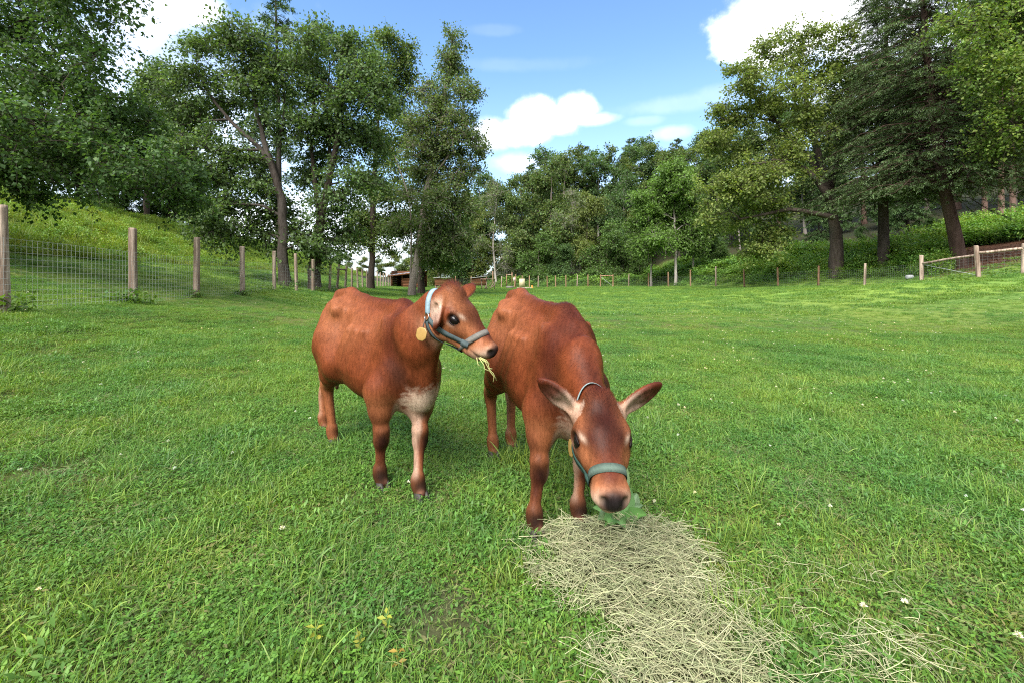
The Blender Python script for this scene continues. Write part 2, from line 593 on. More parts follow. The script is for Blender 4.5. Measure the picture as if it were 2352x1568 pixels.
def scatter(name, pts, rot, scale, index, protos, label, cat, kind='stuff'):
    """One object: source shapes repeated on points by geometry nodes."""
    me = bpy.data.meshes.new(name)
    me.vertices.add(len(pts))
    me.vertices.foreach_set('co', np.asarray(pts, np.float32).ravel())
    a = me.attributes.new('turn', 'FLOAT_VECTOR', 'POINT'); a.data.foreach_set('vector', np.asarray(rot, np.float32).ravel())
    a = me.attributes.new('size', 'FLOAT', 'POINT'); a.data.foreach_set('value', np.asarray(scale, np.float32))
    a = me.attributes.new('which', 'INT', 'POINT'); a.data.foreach_set('value', np.asarray(index, np.int32))
    o = obj(name, me)
    g = bpy.data.node_groups.new(name + '_spread', 'GeometryNodeTree')
    g.interface.new_socket('Geometry', in_out='INPUT', socket_type='NodeSocketGeometry')
    g.interface.new_socket('Geometry', in_out='OUTPUT', socket_type='NodeSocketGeometry')
    N, L = g.nodes, g.links
    gi = N.new('NodeGroupInput'); go = N.new('NodeGroupOutput'); jn = N.new('GeometryNodeJoinGeometry')

    def attr(nm, ty):
        q = N.new('GeometryNodeInputNamedAttribute'); q.data_type = ty; q.inputs['Name'].default_value = nm
        return q.outputs[0]
    tv, sv, wv = attr('turn', 'FLOAT_VECTOR'), attr('size', 'FLOAT'), attr('which', 'INT')
    e2r = N.new('FunctionNodeEulerToRotation'); L.new(tv, e2r.inputs[0])
    for k, po in enumerate(protos):
        oi = N.new('GeometryNodeObjectInfo'); oi.inputs['Object'].default_value = po
        oi.inputs['As Instance'].default_value = False
        ip = N.new('GeometryNodeInstanceOnPoints')
        cmpn = N.new('FunctionNodeCompare'); cmpn.data_type = 'INT'; cmpn.operation = 'EQUAL'
        ins = [s_ for s_ in cmpn.inputs if s_.type == 'INT']
        L.new(wv, ins[0]); ins[1].default_value = k
        L.new(gi.outputs[0], ip.inputs['Points']); L.new(cmpn.outputs[0], ip.inputs['Selection'])
        L.new(oi.outputs['Geometry'], ip.inputs['Instance']); L.new(e2r.outputs[0], ip.inputs['Rotation']); L.new(sv, ip.inputs['Scale'])
        L.new(ip.outputs[0], jn.inputs[0])
    L.new(jn.outputs[0], go.inputs[0])
    md = o.modifiers.new('spread', 'NODES'); md.node_group = g
    return tag(o, label, cat, kind=kind)


rg = np.random.RandomState(11)
GREEN = [G_FRESH, G_DEEP, G_YEL, G_BLUE]
near = [
    proto('lawn_a', [blades(rg, 120, .17, (.045, .10), (.0028, .0046), (.1, 1.15), [G_FRESH, G_DEEP, G_YEL])], M_GRASS),
    proto('lawn_b', [blades(rg, 75, .17, (.05, .12), (.0045, .0085), (.3, 1.3), [G_FRESH, G_BLUE, G_YEL])], M_GRASS),
    proto('lawn_c', [leaflets(rg, 60, .17, (.02, .06), (.010, .016), .95, [G_DEEP, G_FRESH, G_BLUE, G_FRESH], True), blades(rg, 60, .18, (.05, .11), (.003, .005), (.1, 1.1), GREEN)], M_GRASS),
    proto('lawn_d', [leaflets(rg, 120, .16, (.015, .075), (.02, .042), .33, [G_FRESH, G_DEEP, G_BLUE], False, .9), blades(rg, 45, .17, (.05, .12), (.003, .005), (.1, 1.1), GREEN)], M_GRASS),
    proto('lawn_e', [blades(rg, 60, .17, (.05, .13), (.0022, .0038), (.9, 1.5), [G_DRY, G_YEL, G_DRY * .7]), blades(rg, 45, .17, (.04, .09), (.003, .005), (.2, 1.2), GREEN)], M_GRASS),
    proto('lawn_f', [blades(rg, 46, .09, (.13, .22), (.004, .0075), (.1, .9), [G_FRESH, G_YEL, G_BLUE], 4)], M_GRASS),
]
mid = [
    proto('turf_a', [blades(rg, 150, .34, (.05, .10), (.008, .013), (.1, 1.2), [G_FRESH, G_YEL, G_DEEP], 2)], M_GRASS),
    proto('turf_b', [blades(rg, 130, .34, (.05, .12), (.008, .015), (.2, 1.3), [G_FRESH, G_BLUE, G_YEL], 2), leaflets(rg, 50, .3, (.03, .07), (.018, .03), .8, [G_DEEP, G_BLUE], True)], M_GRASS),
    proto('turf_c', [blades(rg, 60, .18, (.10, .18), (.008, .014), (.1, 1.0), [G_FRESH, G_YEL, G_DEEP], 2)], M_GRASS),
]
G_HILL = np.array([.17, .235, .028]); G_HILL2 = np.array([.105, .175, .028]); G_HILL3 = np.array([.26, .27, .05])
low = [
    proto('thatch_a', [blades(rg, 260, .20, (.018, .045), (.0025, .0050), (.5, 1.5), [G_FRESH * .8, G_DEEP, G_DRY * .6, G_YEL * .7], 2), leaflets(rg, 60, .19, (.008, .03), (.010, .018), .6, [G_DEEP, G_FRESH * .8], True, .6)], M_GRASS),
    proto('thatch_b', [blades(rg, 200, .20, (.02, .05), (.003, .0065), (.6, 1.5), [G_FRESH * .8, G_DEEP, G_YEL * .8], 2), leaflets(rg, 110, .19, (.006, .03), (.012, .028), .38, [G_DEEP, G_FRESH * .9, G_DRY * .6], False, .6)], M_GRASS),
]
rough = [
    proto('rough_a', [blades(rg, 90, .42, (.20, .48), (.012, .022), (.1, 1.1), [G_HILL, G_HILL2, G_HILL3], 2)], M_GRASS),
    proto('rough_b', [leaflets(rg, 140, .40, (.10, .42), (.05, .11), .45, [G_HILL, G_HILL2, G_FRESH], False, .9), blades(rg, 30, .4, (.2, .5), (.012, .02), (.1, 1.0), [G_HILL, G_HILL3], 2)], M_GRASS),
    proto('rough_c', [blades(rg, 40, .3, (.45, .75), (.012, .02), (.1, .9), [G_HILL3, G_HILL, G_HILL2], 2), leaflets(rg, 60, .3, (.2, .5), (.05, .10), .5, [G_HILL, G_HILL2], False, .9)], M_GRASS),
]


def strip(y0, y1, dens, spread=1.42, pad=1.2):
    """Random points on the ground in the wedge the camera sees, with a margin."""
    out = []
    ys = np.arange(y0, y1, .5)
    for a in ys:
        wdt = 2 * ((a + .5) * spread + pad)
        n = rg.poisson(dens * wdt * .5)
        out.append(np.stack([rg.uniform(-wdt / 2, wdt / 2, n), rg.uniform(a, a + .5, n)], 1))
    return np.concatenate(out)


def hay_density(x, y):
    """0..1: how thick the hay lies at a point."""
    px = MID_X + x / np.maximum(y, .1) * LENS_PX
    py = HORIZON + EYE / np.maximum(y, .1) * LENS_PX
    L = np.interp(py, [1195, 1225, 1260, 1330, 1400, 1470, 1568, 1750], [1400, 1290, 1225, 1225, 1290, 1385, 1380, 1380])
    Rr = np.interp(py, [1195, 1225, 1260, 1330, 1400, 1470, 1568, 1750], [1440, 1560, 1610, 1620, 1650, 1730, 1790, 1850])
    wob_ = (vnoise(x, y, .22, 31, 2) - .5) * 110
    e = np.minimum(px - L, Rr - px) + wob_ * .7 + (vnoise(x, y, .09, 33, 2) - .5) * 70
    core = smoothstep(-34, 60, e) * smoothstep(1190, 1235, py)
    side = .26 * smoothstep(-40, 60, np.minimum(px - 1500, 2120 - px) + wob_) * smoothstep(1290, 1450, py) * smoothstep(.12, .60, vnoise(x, y, .5, 32, 2))
    return np.maximum(core, side)


# near lawn
pts = np.concatenate([strip(.45, 6.0, 135.0), strip(6.0, 15.0, 75.0)])
x, y = pts[:, 0], pts[:, 1]
tt, _ = right_dist(x, y)
ok = (tt < 2.5) & (hay_density(x, y) < .62 + rg.uniform(-.1, .3, len(x)))
x, y = x[ok], y[ok]
z = ground_z(x, y)
A, B, Cn = vnoise(x, y, 1.6, 41), vnoise(x, y, .9, 42), vnoise(x, y, 2.6, 43)
u = rg.uniform(0, 1, len(x))
idx = np.where(u < .40, 0, 1)
idx = np.where((u > .38) & (A > .60), 2, idx)
idx = np.where((u > .55) & (B > .58), 3, idx)
idx = np.where((u > .72) & (Cn > .55), 4, idx)
idx = np.where((u < .045) & (vnoise(x, y, 2.1, 44) > .45), 5, idx)
bare = np.zeros(len(x))
for (bx, by, br) in [(1572, 1192, .17), (2085, 1440, .20), (880, 1190, .12), (2250, 1425, .22), (120, 1250, .25), (560, 1290, .18), (1480, 1195, .13), (1000, 1420, .16)]:
    cy = EYE * LENS_PX / (by - HORIZON); cx = (bx - MID_X) / LENS_PX * cy
    bare = np.maximum(bare, smoothstep(1.25, .35, np.hypot(x - cx, (y - cy) * .9) / br + (vnoise(x, y, .25, 46) - .5) * .8))
idx = np.where(bare > rg.uniform(.15, 1.0, len(x)), 4, idx)
sc_ = (1 - .45 * bare) * rg.uniform(.65, 1.05, len(x)) * (.66 + .40 * vnoise(x, y, 1.3, 45)) * (1 - .45 * smoothstep(5, 15, y))
rot = np.stack([rg.uniform(-.12, .12, len(x)), rg.uniform(-.12, .12, len(x)), rg.uniform(0, 6.283, len(x))], 1)
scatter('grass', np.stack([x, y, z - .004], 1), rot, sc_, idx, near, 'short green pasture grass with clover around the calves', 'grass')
# low mat of thatch and small leaves that hides the soil
pts = strip(.45, 9.0, 70.0)
x, y = pts[:, 0], pts[:, 1]
ok = hay_density(x, y) < .8
x, y = x[ok], y[ok]
scatter('grass', np.stack([x, y, ground_z(x, y) - .002], 1), np.stack([0 * x, 0 * x, rg.uniform(0, 6.283, len(x))], 1), rg.uniform(.75, 1.2, len(x)), rg.randint(0, 2, len(x)), low, 'low mat of clipped grass and small leaves beneath the taller blades', 'grass')
# middle field
pts = strip(13.5, 66.0, 9.0, 1.3, 2)
x, y = pts[:, 0], pts[:, 1]
tt, _ = right_dist(x, y); s_ = left_s(x, y)
ok = (tt < 3.2) & (s_ < 5.6)
x, y, tt, s_ = x[ok], y[ok], tt[ok], s_[ok]
z = ground_z(x, y)
u = rg.uniform(0, 1, len(x))
idx = np.where(u < .5, 0, 1); idx = np.where(u > .93, 2, idx)
scatter('grass', np.stack([x, y, z - .004], 1), np.stack([0 * x, 0 * x, rg.uniform(0, 6.283, len(x))], 1), rg.uniform(.8, 1.3, len(x)) * .85, idx, mid, 'smooth far pasture grass reaching the fence lines', 'grass')
# rough hillside beyond the left fence
n = 26000
y = rg.uniform(3, 110, n) ** 1.0; s_ = 5.2 + rg.uniform(0, 1, n) ** 1.1 * 20
x = left_x(y) - s_ / .983
keep = rg.uniform(0, 1, n) < np.clip(1.15 - y / 130, .2, 1)
x, y, s_ = x[keep], y[keep], s_[keep]
z = ground_z(x, y)
nn = vnoise(x, y, 4.5, 51)
u = rg.uniform(0, 1, len(x))
idx = np.where(u < .55, 0, 1); idx = np.where((u > .80) & (nn > .5), 2, idx)
scatter('grass', np.stack([x, y, z - .01], 1), np.stack([rg.uniform(-.15, .15, len(x)), rg.uniform(-.15, .15, len(x)), rg.uniform(0, 6.283, len(x))], 1), rg.uniform(.6, 1.15, len(x)) * (.6 + .7 * nn), idx, rough, 'long yellow green grass over the hillside beyond the left fence', 'grass')

# ------------------------------------------------------------------ calves
class Field:
    """Distance field on a grid; shapes are blended in, then skinned with a smooth mesh."""
    def __init__(self, lo, hi, h):
        self.h = h
        self.lo = np.asarray(lo, float)
        self.n = np.ceil((np.asarray(hi) - self.lo) / h).astype(int) + 1
        self.a = np.full(self.n, 0.3, np.float32)
        self.ax = [self.lo[k] + np.arange(self.n[k]) * h for k in range(3)]

    def sub(self, lo, hi, m):
        i0 = np.clip(np.floor((np.asarray(lo) - m - self.lo) / self.h).astype(int), 0, self.n - 1)
        i1 = np.clip(np.ceil((np.asarray(hi) + m - self.lo) / self.h).astype(int) + 1, 1, self.n)
        s = tuple(slice(a, b) for a, b in zip(i0, i1))
        g = np.meshgrid(*[self.ax[k][s[k]] for k in range(3)], indexing='ij')
        return s, np.stack(g, -1).astype(np.float32)

    def blend(self, s, f, k, cut=False):
        a = self.a[s]
        f = f.astype(np.float32)
        if cut:
            f = -f
            hh = np.maximum(k - np.abs(a - f), 0) / k
            self.a[s] = np.maximum(a, f) + hh * hh * k * .25
        else:
            hh = np.maximum(k - np.abs(a - f), 0) / k
            self.a[s] = np.minimum(a, f) - hh * hh * k * .25

    def cone(self, p0, p1, r0, r1, k=.03, cut=False, flat=None, side=None):
        """Tapered limb between two joints; flat squeezes it along the direction side."""
        p0, p1 = np.asarray(p0, float), np.asarray(p1, float)
        rm = max(r0, r1) * max(1, flat or 1)
        s, g = self.sub(np.minimum(p0, p1) - rm, np.maximum(p0, p1) + rm, k + .02)
        ba = (p1 - p0).astype(np.float32)
        q = g - p0.astype(np.float32)
        t = np.clip(q @ ba / max(float(ba @ ba), 1e-9), 0, 1)
        d = q - t[..., None] * ba
        if flat is not None:
            sd = np.asarray(side, np.float32); sd = sd / np.linalg.norm(sd)
            c = d @ sd
            d = d + (c * (1 / flat - 1))[..., None] * sd
        self.blend(s, np.linalg.norm(d, axis=-1) - (r0 + t * (r1 - r0)), k, cut)

    def ell(self, c, r, M=None, k=.03, cut=False):
        c = np.asarray(c, float); r = np.asarray(r, float)
        rb = np.full(3, r.max()) if M is not None else r
        s, g = self.sub(c - rb, c + rb, k + .02)
        q = g - c.astype(np.float32)
        if M is not None:
            q = q @ np.asarray(M, np.float32)
        k0 = np.linalg.norm(q / r.astype(np.float32), axis=-1)
        k1 = np.linalg.norm(q / (r * r).astype(np.float32), axis=-1)
        self.blend(s, k0 * (k0 - 1) / np.maximum(k1, 1e-6), k, cut)

    def loft(self, xs, top, bot, wid, k=.03, egg=.25, pw=2.3):
        """Barrel along x from its upper line, lower line and half widths."""
        s, g = self.sub([xs[0], -max(wid), min(bot)], [xs[-1], max(wid), max(top)], k + .02)
        X, Y, Z = g[..., 0], g[..., 1], g[..., 2]

        def cur(v):
            # smooth curve through the stations
            f = np.linspace(xs[0], xs[-1], 200)
            c = np.interp(f, xs, v)
            for _ in range(60):
                c[1:-1] = (c[:-2] + 2 * c[1:-1] + c[2:]) / 4
            return np.interp(X, f, c).astype(np.float32)
        tp, bt, wd = cur(top), cur(bot), cur(wid)
        zc = (tp + bt) / 2 - .03; hu = tp - zc; hd = zc - bt
        zz = np.where(Z > zc, (Z - zc) / hu, (Z - zc) / hd)
        we = wd * np.clip(1 - egg * np.clip(zz, -.3, 1.2), .3, 2)
        rho = ((np.abs(Y) / we) ** pw + np.abs(zz) ** pw) ** (1 / pw)
        rm = np.minimum(we, np.minimum(hu, hd))
        f = (rho - 1) * rm * .9
        f = np.maximum(f, np.maximum(xs[0] - X, X - xs[-1]))
        self.blend(s, f, k)

    def skin(self):
        """Surface nets."""
        a = self.a
        for _ in range(2):      # light smoothing of the field
            for d in range(3):
                sl = [slice(None)] * 3; s0 = list(sl); s1 = list(sl); s2 = list(sl)
                s0[d], s1[d], s2[d] = slice(0, -2), slice(1, -1), slice(2, None)
                b = a.copy()
                b[tuple(s1)] = a[tuple(s0)] * .2 + a[tuple(s1)] * .6 + a[tuple(s2)] * .2
                a = b
        neg = a < 0
        off = [(i, j, k) for i in (0, 1) for j in (0, 1) for k in (0, 1)]
        n = np.array(a.shape) - 1
        cnt = sum(neg[i:i + n[0], j:j + n[1], k:k + n[2]].astype(np.int8) for i, j, k in off)
        act = np.argwhere((cnt > 0) & (cnt < 8))
        vals = np.stack([a[act[:, 0] + i, act[:, 1] + j, act[:, 2] + k] for i, j, k in off], 1)
        acc = np.zeros((len(act), 3)); num = np.zeros(len(act))
        for e0 in range(8):
            for e1 in range(e0 + 1, 8):
                o0, o1 = np.array(off[e0]), np.array(off[e1])
                if np.abs(o0 - o1).sum() != 1: continue
                v0, v1 = vals[:, e0], vals[:, e1]
                m = (v0 < 0) != (v1 < 0)
                t = np.where(m, v0 / np.where(m, v0 - v1, 1), 0)
                acc += np.where(m[:, None], o0 + t[:, None] * (o1 - o0), 0)
                num += m
        V = self.lo + (act + acc / num[:, None]) * self.h
        idx = np.full(n, -1, np.int32)
        idx[act[:, 0], act[:, 1], act[:, 2]] = np.arange(len(act))
        Q = []
        for d in range(3):
            d1, d2 = (d + 1) % 3, (d + 2) % 3
            s0 = [slice(None)] * 3; s1 = [slice(None)] * 3
            s0[d], s1[d] = slice(0, -1), slice(1, None)
            e = np.argwhere(neg[tuple(s0)] != neg[tuple(s1)])
            e = e[(e[:, d1] > 0) & (e[:, d2] > 0) & (e[:, d1] < n[d1]) & (e[:, d2] < n[d2])]
            flip = neg[tuple(s0)][tuple(e.T)]
            def cell(u, v):
                c = e.copy(); c[:, d1] -= u; c[:, d2] -= v
                return idx[tuple(c.T)]
            q = np.stack([cell(0, 0), cell(1, 0), cell(1, 1), cell(0, 1)], 1)
            q = np.where(flip[:, None], q, q[:, ::-1])
            Q.append(q[(q >= 0).all(1)])
        return V, np.concatenate(Q)


TAN = np.array([.255, .094, .040]); RUST = np.array([.142, .0355, .0125]); DARKRED = np.array([.042, .0092, .0055]); DARK = np.array([.010, .006, .005])
CREAM = np.array([.47, .35, .265]); PINKISH = np.array([.28, .13, .09])


class Calf:
    def __init__(self, origin, heading, feet, knees, head_at, head_x, head_up, head_s, neck_mid, h=.0056):
        self.o = np.array([origin[0], origin[1], 0.0])
        self.rz = heading                    # angle of the facing direction from +X
        c, s = math.cos(heading), math.sin(heading)
        self.Rw = np.array([[c, -s, 0], [s, c, 0], [0, 0, 1.0]])
        self.feet = [self.loc(f) for f in feet]          # front right, front left, hind right, hind left
        self.knees = knees
        self.hp = self.loc(head_at)
        hx = self.Rw.T @ np.asarray(head_x, float); hx /= np.linalg.norm(hx)
        up = self.Rw.T @ np.asarray(head_up, float)
        hy = np.cross(up, hx); hy /= np.linalg.norm(hy)
        self.HM = np.stack([hx, hy, np.cross(hx, hy)], 1)    # columns: muzzle, left, forehead
        self.hs = head_s
        self.neck_mid = self.loc(neck_mid)
        self.h = h

    def loc(self, p):
        return self.Rw.T @ (np.asarray(p, float) - self.o)

    def wld(self, p):
        return np.asarray(p) @ self.Rw.T + self.o

    def H(self, *p):
        """Head coordinates (metres at scale 1) to body coordinates."""
        return self.hp + self.HM @ (np.asarray(p, float) * self.hs)

    def wear(self, d, f, ln, wd):
        """An ear given by world directions."""
        g = lambda v: self.HM.T @ (self.Rw.T @ np.asarray(v, float))
        return g(d), g(f), ln, wd

    def to_head(self, V):
        return (V - self.hp) @ self.HM / self.hs

    def body_shapes(self, F):
        xs = [-.84, -.80, -.72, -.62, -.52, -.40, -.27, -.13, 0, .09, .15, .20, .24]
        top = [.93, .985, 1.015, 1.02, 1.005, .985, .965, .95, .955, .915, .85, .77, .70]
        bot = [.80, .70, .58, .505, .475, .435, .408, .400, .41, .425, .46, .53, .62]
        wid = [.06, .105, .140, .162, .172, .188, .198, .188, .152, .124, .096, .068, .03]
        F.loft(xs, top, bot, wid, k=.05, egg=.30)
        s2 = (-1, 1)
        F.cone((-.79, 0, 1.018), (-.62, 0, 1.022), .022, .022, .05)
        F.cone((-.62, 0, 1.022), (-.45, 0, .985), .022, .02, .05)
        F.cone((-.45, 0, .983), (.02, 0, .955), .018, .028, .05)
        F.cone((.02, 0, .955), (.11, 0, .90), .030, .03, .06)
        F.cone((-.79, 0, .995), (-.845, 0, .965), .032, .026, .03)            # tail head and tail
        F.cone((-.845, 0, .965), (-.875, .01, .75), .024, .016, .02)
        F.cone((-.875, .01, .75), (-.87, .015, .52), .016, .013, .02)
        F.cone((-.87, .015, .52), (-.87, .015, .36), .024, .012, .03)
        for s in s2:
            F.cone((-.60, s * .115, .955), (-.525, s * .142, .925), .032, .030, .075)   # hook bones
            F.cone((-.79, s * .058, .925), (-.77, s * .072, .90), .034, .032, .06)    # pin bones
            F.ell((-.66, s * .105, .72), (.155, .085, .215), None, .07)              # thigh
            F.ell((.04, s * .098 * (self.shl if s > 0 else 1), .70), (.095, .058, .19), rot_to((.25, 0, 1)) @ np.array([[0, 0, 1], [0, 1, 0], [-1, 0, 0.]]) , .06)   # shoulder blade
            F.ell((.095, s * .085, .60), (.060, .046, .080), None, .05)                # point of shoulder
            F.ell((-.420, s * .236, .865), (.060, .105, .120), None, .06, cut=True)
            F.cone((.015, s * .118, .90), (.075, s * .118, .66), .013, .016, .035)
            F.ell((-.025, s * .118, .60), (.055, .035, .075), None, .04)
            F.ell((-.66, s * .215, .90), (.07, .075, .08), None, .06, cut=True)  # hollow of the flank
            F.ell((-.085, s * .225, .84), (.045, .055, .16), None, .06, cut=True)     # behind the shoulder
            for q in range(3):                                                       # last ribs
                xq = -.36 + q * .085
                F.cone((xq + .03, s * .158, .82), (xq - .03, s * .190, .62), .008, .010, .06)
        F.cone((.06, 0, .49), (.185, 0, .56), .078, .062, .07)                        # brisket
        F.cone((.11, 0, .455), (.195, 0, .50), .044, .048, .06)
        F.cone((.17, 0, .430), (.205, 0, .452), .026, .026, .05)
        F.cone((.19, 0, .54), (.20, 0, .66), .05, .05, .06)

    def legs(self, F):
        self.joints = []
        for k, (ft, kn) in enumerate(zip(self.feet, self.knees)):
            s = -1 if k % 2 == 0 else 1
            ft = ft.copy()
            if k < 2:
                sh = np.array([.10, s * .100, .62]); el = np.array([.035, s * .112 + (self.elb if s < 0 else 0), .53])
                el = el + (ft - np.array([.06, s * .10, 0])) * np.array([.25, .25, 0])
                fet = np.array([ft[0] - .022, ft[1], .098])
                kne = fet + (el - fet) * .50 + np.array([kn, s * -.004, 0]); kne[2] = .295
                self.joints.append((kne, fet))
                F.cone(sh, el, .074, .074, .06)
                F.cone(el, el + (kne - el) * .45, .074, .056, .06)
                F.cone(el + (kne - el) * .45, kne + np.array([0, 0, .035]), .056, .036, .035)
                F.cone(kne + np.array([.010, 0, .024]), kne + np.array([.008, 0, -.026]), .043, .039, .02)
                F.cone(kne + np.array([0, 0, -.02]), fet + np.array([0, 0, .035]), .029, .0235, .03)
                F.cone(fet + np.array([-.004, 0, .016]), fet + np.array([.0, 0, -.010]), .035, .033, .02)
                F.cone(fet, ft + np.array([.0, 0, .048]), .028, .031, .025)
            else:
                st = np.array([-.50, s * .135, .60])
                fet = np.array([ft[0] - .022, ft[1], .105])
                hk = np.array([ft[0] - .075 + kn, ft[1] * .85 + s * .02, .405])
                self.joints.append((hk, fet))
                F.cone((-.62, s * .11, .72), st, .125, .095, .07)
                F.cone(st, (st + hk) / 2 + np.array([-.005, 0, 0]), .090, .060, .06)
                F.cone((-.70, s * .115, .66), (st + hk) / 2 + np.array([-.02, 0, .02]), .085, .058, .06)
                F.cone((st + hk) / 2, hk + np.array([.012, 0, .0]), .058, .040, .05)
                F.cone(hk + np.array([-.032, 0, .035]), hk + np.array([-.01, 0, -.05]), .024, .028, .03)
                F.cone((st + hk) / 2 + np.array([-.045, 0, .03]), hk + np.array([-.03, 0, .03]), .018, .018, .03)
                F.cone(hk, fet + np.array([0, 0, .035]), .034, .026, .03)
                F.cone(fet + np.array([-.004, 0, .016]), fet + np.array([.0, 0, -.010]), .035, .033, .02)
                F.cone(fet, ft + np.array([.0, 0, .048]), .028, .031, .025)
            for q in (-1, 1):                                                        # dew claws
                F.cone(fet + np.array([-.030, q * .016, -.012]), fet + np.array([-.038, q * .018, -.028]), .009, .006, .012)

    def neck(self, F):
        sc = self.hs
        a_t, a_b = np.array([.03, 0, .82]), np.array([.140, 0, .575])
        h_t, h_b = self.H(-.03, 0, self.nape), self.H(.03, 0, -.175)
        m = self.neck_mid
        ax = h_t - a_t
        up = np.cross(ax, np.array([0, 1.0, 0])); up /= np.linalg.norm(up)
        if up[2] < 0: up = -up
        for fr, r0 in ((.5, .0),):
            pass
        side = np.cross(ax, up)
        F.cone(h_b - up * .03, (.175, 0, .52), .050, .062, .08, flat=.6, side=side)
        F.cone(a_t, m + up * .045, .096 * self.nk, .076 * self.nk, .11, flat=.82, side=side)
        F.cone(m + up * .045, h_t, .080 * self.nk, .066 * sc, .05, flat=.95, side=side)
        F.cone(a_b, m - up * .050, .086 * self.nk, .076 * self.nk, .13, flat=.85, side=side)
        F.cone(m - up * .050, h_b, .078, .070 * sc, .06, flat=.85, side=side)
        F.cone(h_b - up * .075 * self.thr, m - up * .085, .034, .040, .06, flat=.7, side=side)

    def head(self, F, ears):
        s = self.hs; M = self.HM; Hh = self.H

        def E(c, r, k=.02, cut=False, R2=None):
            F.ell(Hh(*c), np.asarray(r) * s, M if R2 is None else M @ R2, k, cut)

        def Cn(a, b, r0, r1, k=.02, cut=False, flat=None, side=(0, 1, 0)):
            F.cone(Hh(*a), Hh(*b), r0 * s, r1 * s, k, cut, flat, M @ np.asarray(side, float))
        E((.055, 0, -.075), (.105, .092, .088), .03)                   # braincase
        E((.105, 0, -.058), (.105, .094, .070), .03)                   # forehead
        Cn((.01, 0, -.012), (.06, 0, -.012), .034, .040, .04, flat=1.3)  # poll
        E((.155, 0, -.085), (.09, .090, .085), .03)
        Cn((.17, 0, -.072), (.315, 0, -.088), .070, .047, .03, flat=1.06)  # bridge of the nose
        Cn((.16, 0, -.120), (.325, 0, -.118), .072, .047, .03, flat=.98)
        for q in (-1, 1):
            E((.138, q * .073, -.056), (.040, .028, .032), .025)        # brow
            Cn((.135, q * .082, -.088), (.225, q * .058, -.105), .028, .022, .03)
            E((.115, q * .060, -.155), (.078, .034, .062), .035)        # cheek
            Cn((.085, q * .045, -.185), (.30, q * .028, -.160), .036, .020, .03)   # jaw
        Cn((.10, 0, -.165), (.30, 0, -.148), .046, .034, .03)
        E((.352, 0, -.100), (.055, .056, .047), .02)                   # muzzle
        Cn((.352, -.024, -.116), (.352, .024, -.116), .040, .040, .02)
        E((.388, 0, -.094), (.029, .052, .041), .012)                  # nose pad
        Cn((.300, 0, -.160), (.356, 0, -.158), .034, .026, .015, flat=1.35)  # lower lip and chin
        for q in (-1, 1):
            E((.404, q * .034, -.088), (.020, .0115, .017), .008, True, np.array([[1, 0, 0], [0, .85, q * -.5], [0, q * .5, .85]]))
            Cn((.408, q * .026, -.103), (.392, q * .050, -.086), .006, .006, .008, True)
            Cn((.372, q * .048, -.139), (.315, q * .062, -.146), .0052, .004, .008, True)  # mouth
            Cn((.315, q * .062, -.146), (.288, q * .064, -.137), .004, .003, .008, True)
            E((.163, q * .112, -.072), (.032, .024, .026), .008, True)      # eye socket
        Cn((.392, -.03, -.140), (.392, .03, -.140), .0045, .0045, .008, True)
        Cn((.39, -.045, -.139), (.372, -.055, -.139), .0045, .0045, .008, True)
        Cn((.39, .045, -.139), (.372, .055, -.139), .0045, .0045, .008, True)
        E((.03, 0, .012), (.045, .045, .028), .03)                     # poll tuft
        for q, (d, face, ln, wd) in zip((-1, 1), ears):
            # ear: root, direction, where the hollow faces (head coordinates)
            d = np.asarray(d, float); d /= np.linalg.norm(d)
            f = np.asarray(face, float); f = f - d * (f @ d); f /= np.linalg.norm(f)
            g = np.cross(f, d)
            R2 = np.stack([d, g, f], 1)
            root = np.array([self.ear_x, q * .082, -.055])
            c = root + d * (ln * .52)
            Cn(root - d * .02, root + d * .035, .034, .027, .025)
            E(c, (ln * .54, wd * .52, .020), .012, False, R2)
            E(c + d * ln * .02 + f * .021, (ln * .46, wd * .40, .020), .006, True, R2)
            Cn(root + d * ln * .55, root + d * ln * 1.02, .020, .007, .02, False, .55, f)

    def paint(self, V):
        C = np.tile(RUST, (len(V), 1))

        def spot(c, r, col, a, X=None, both=False, pw=2.0):
            nonlocal C
            X = V if X is None else X
            for q in ((1, -1) if both else (1,)):
                d = (X - np.asarray(c) * np.array([1, q, 1])) / np.asarray(r)
                wgt = a * np.exp(-np.maximum((d * d).sum(1), 0) ** (pw / 2))
                C = C + (np.asarray(col) - C) * wgt[:, None]
        hh = self.to_head(V)
        isb = smoothstep(.30, .36, V[:, 2])[:, None]
        # body: lighter flanks and rump, dark shoulder, cool line along the back
        spot((-.60, .16, .92), (.22, .16, .16), TAN, .75, both=True)
        spot((-.34, .19, .84), (.22, .12, .16), TAN, .60, both=True)
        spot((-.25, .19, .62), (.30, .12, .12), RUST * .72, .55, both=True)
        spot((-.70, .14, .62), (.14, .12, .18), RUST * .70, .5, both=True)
        spot((-.05, .15, .86), (.10, .10, .10), TAN, .45, both=True)
        spot((-.425, .17, .860), (.035, .1, .08), DARKRED, .25, both=True)  # dark groove in the flank hollow, its shade painted into the coat
        spot((-.02, .17, .72), (.09, .10, .22), RUST * .8, .5, both=True)
        spot((.13, .10, .78), (.085, .10, .22), DARKRED, .90, both=True)
        spot((.19, .12, .63), (.08, .09, .10), DARK * 1.6, .70, both=True)
        spot((-.20, 0, .42), (.34, .16, .13), DARKRED * .8, .9)  # shade under the belly, painted as coat colour
        spot((-.15, 0, .985), (.60, .045, .06), DARKRED * .9, .62)
        spot((-.82, 0, .99), (.06, .06, .06), PINKISH * .7, .45)
        # brisket and throat
        edge = .85 + .4 * vnoise(V[:, 1] * 3, V[:, 2] * 3, .16, 75, 3)
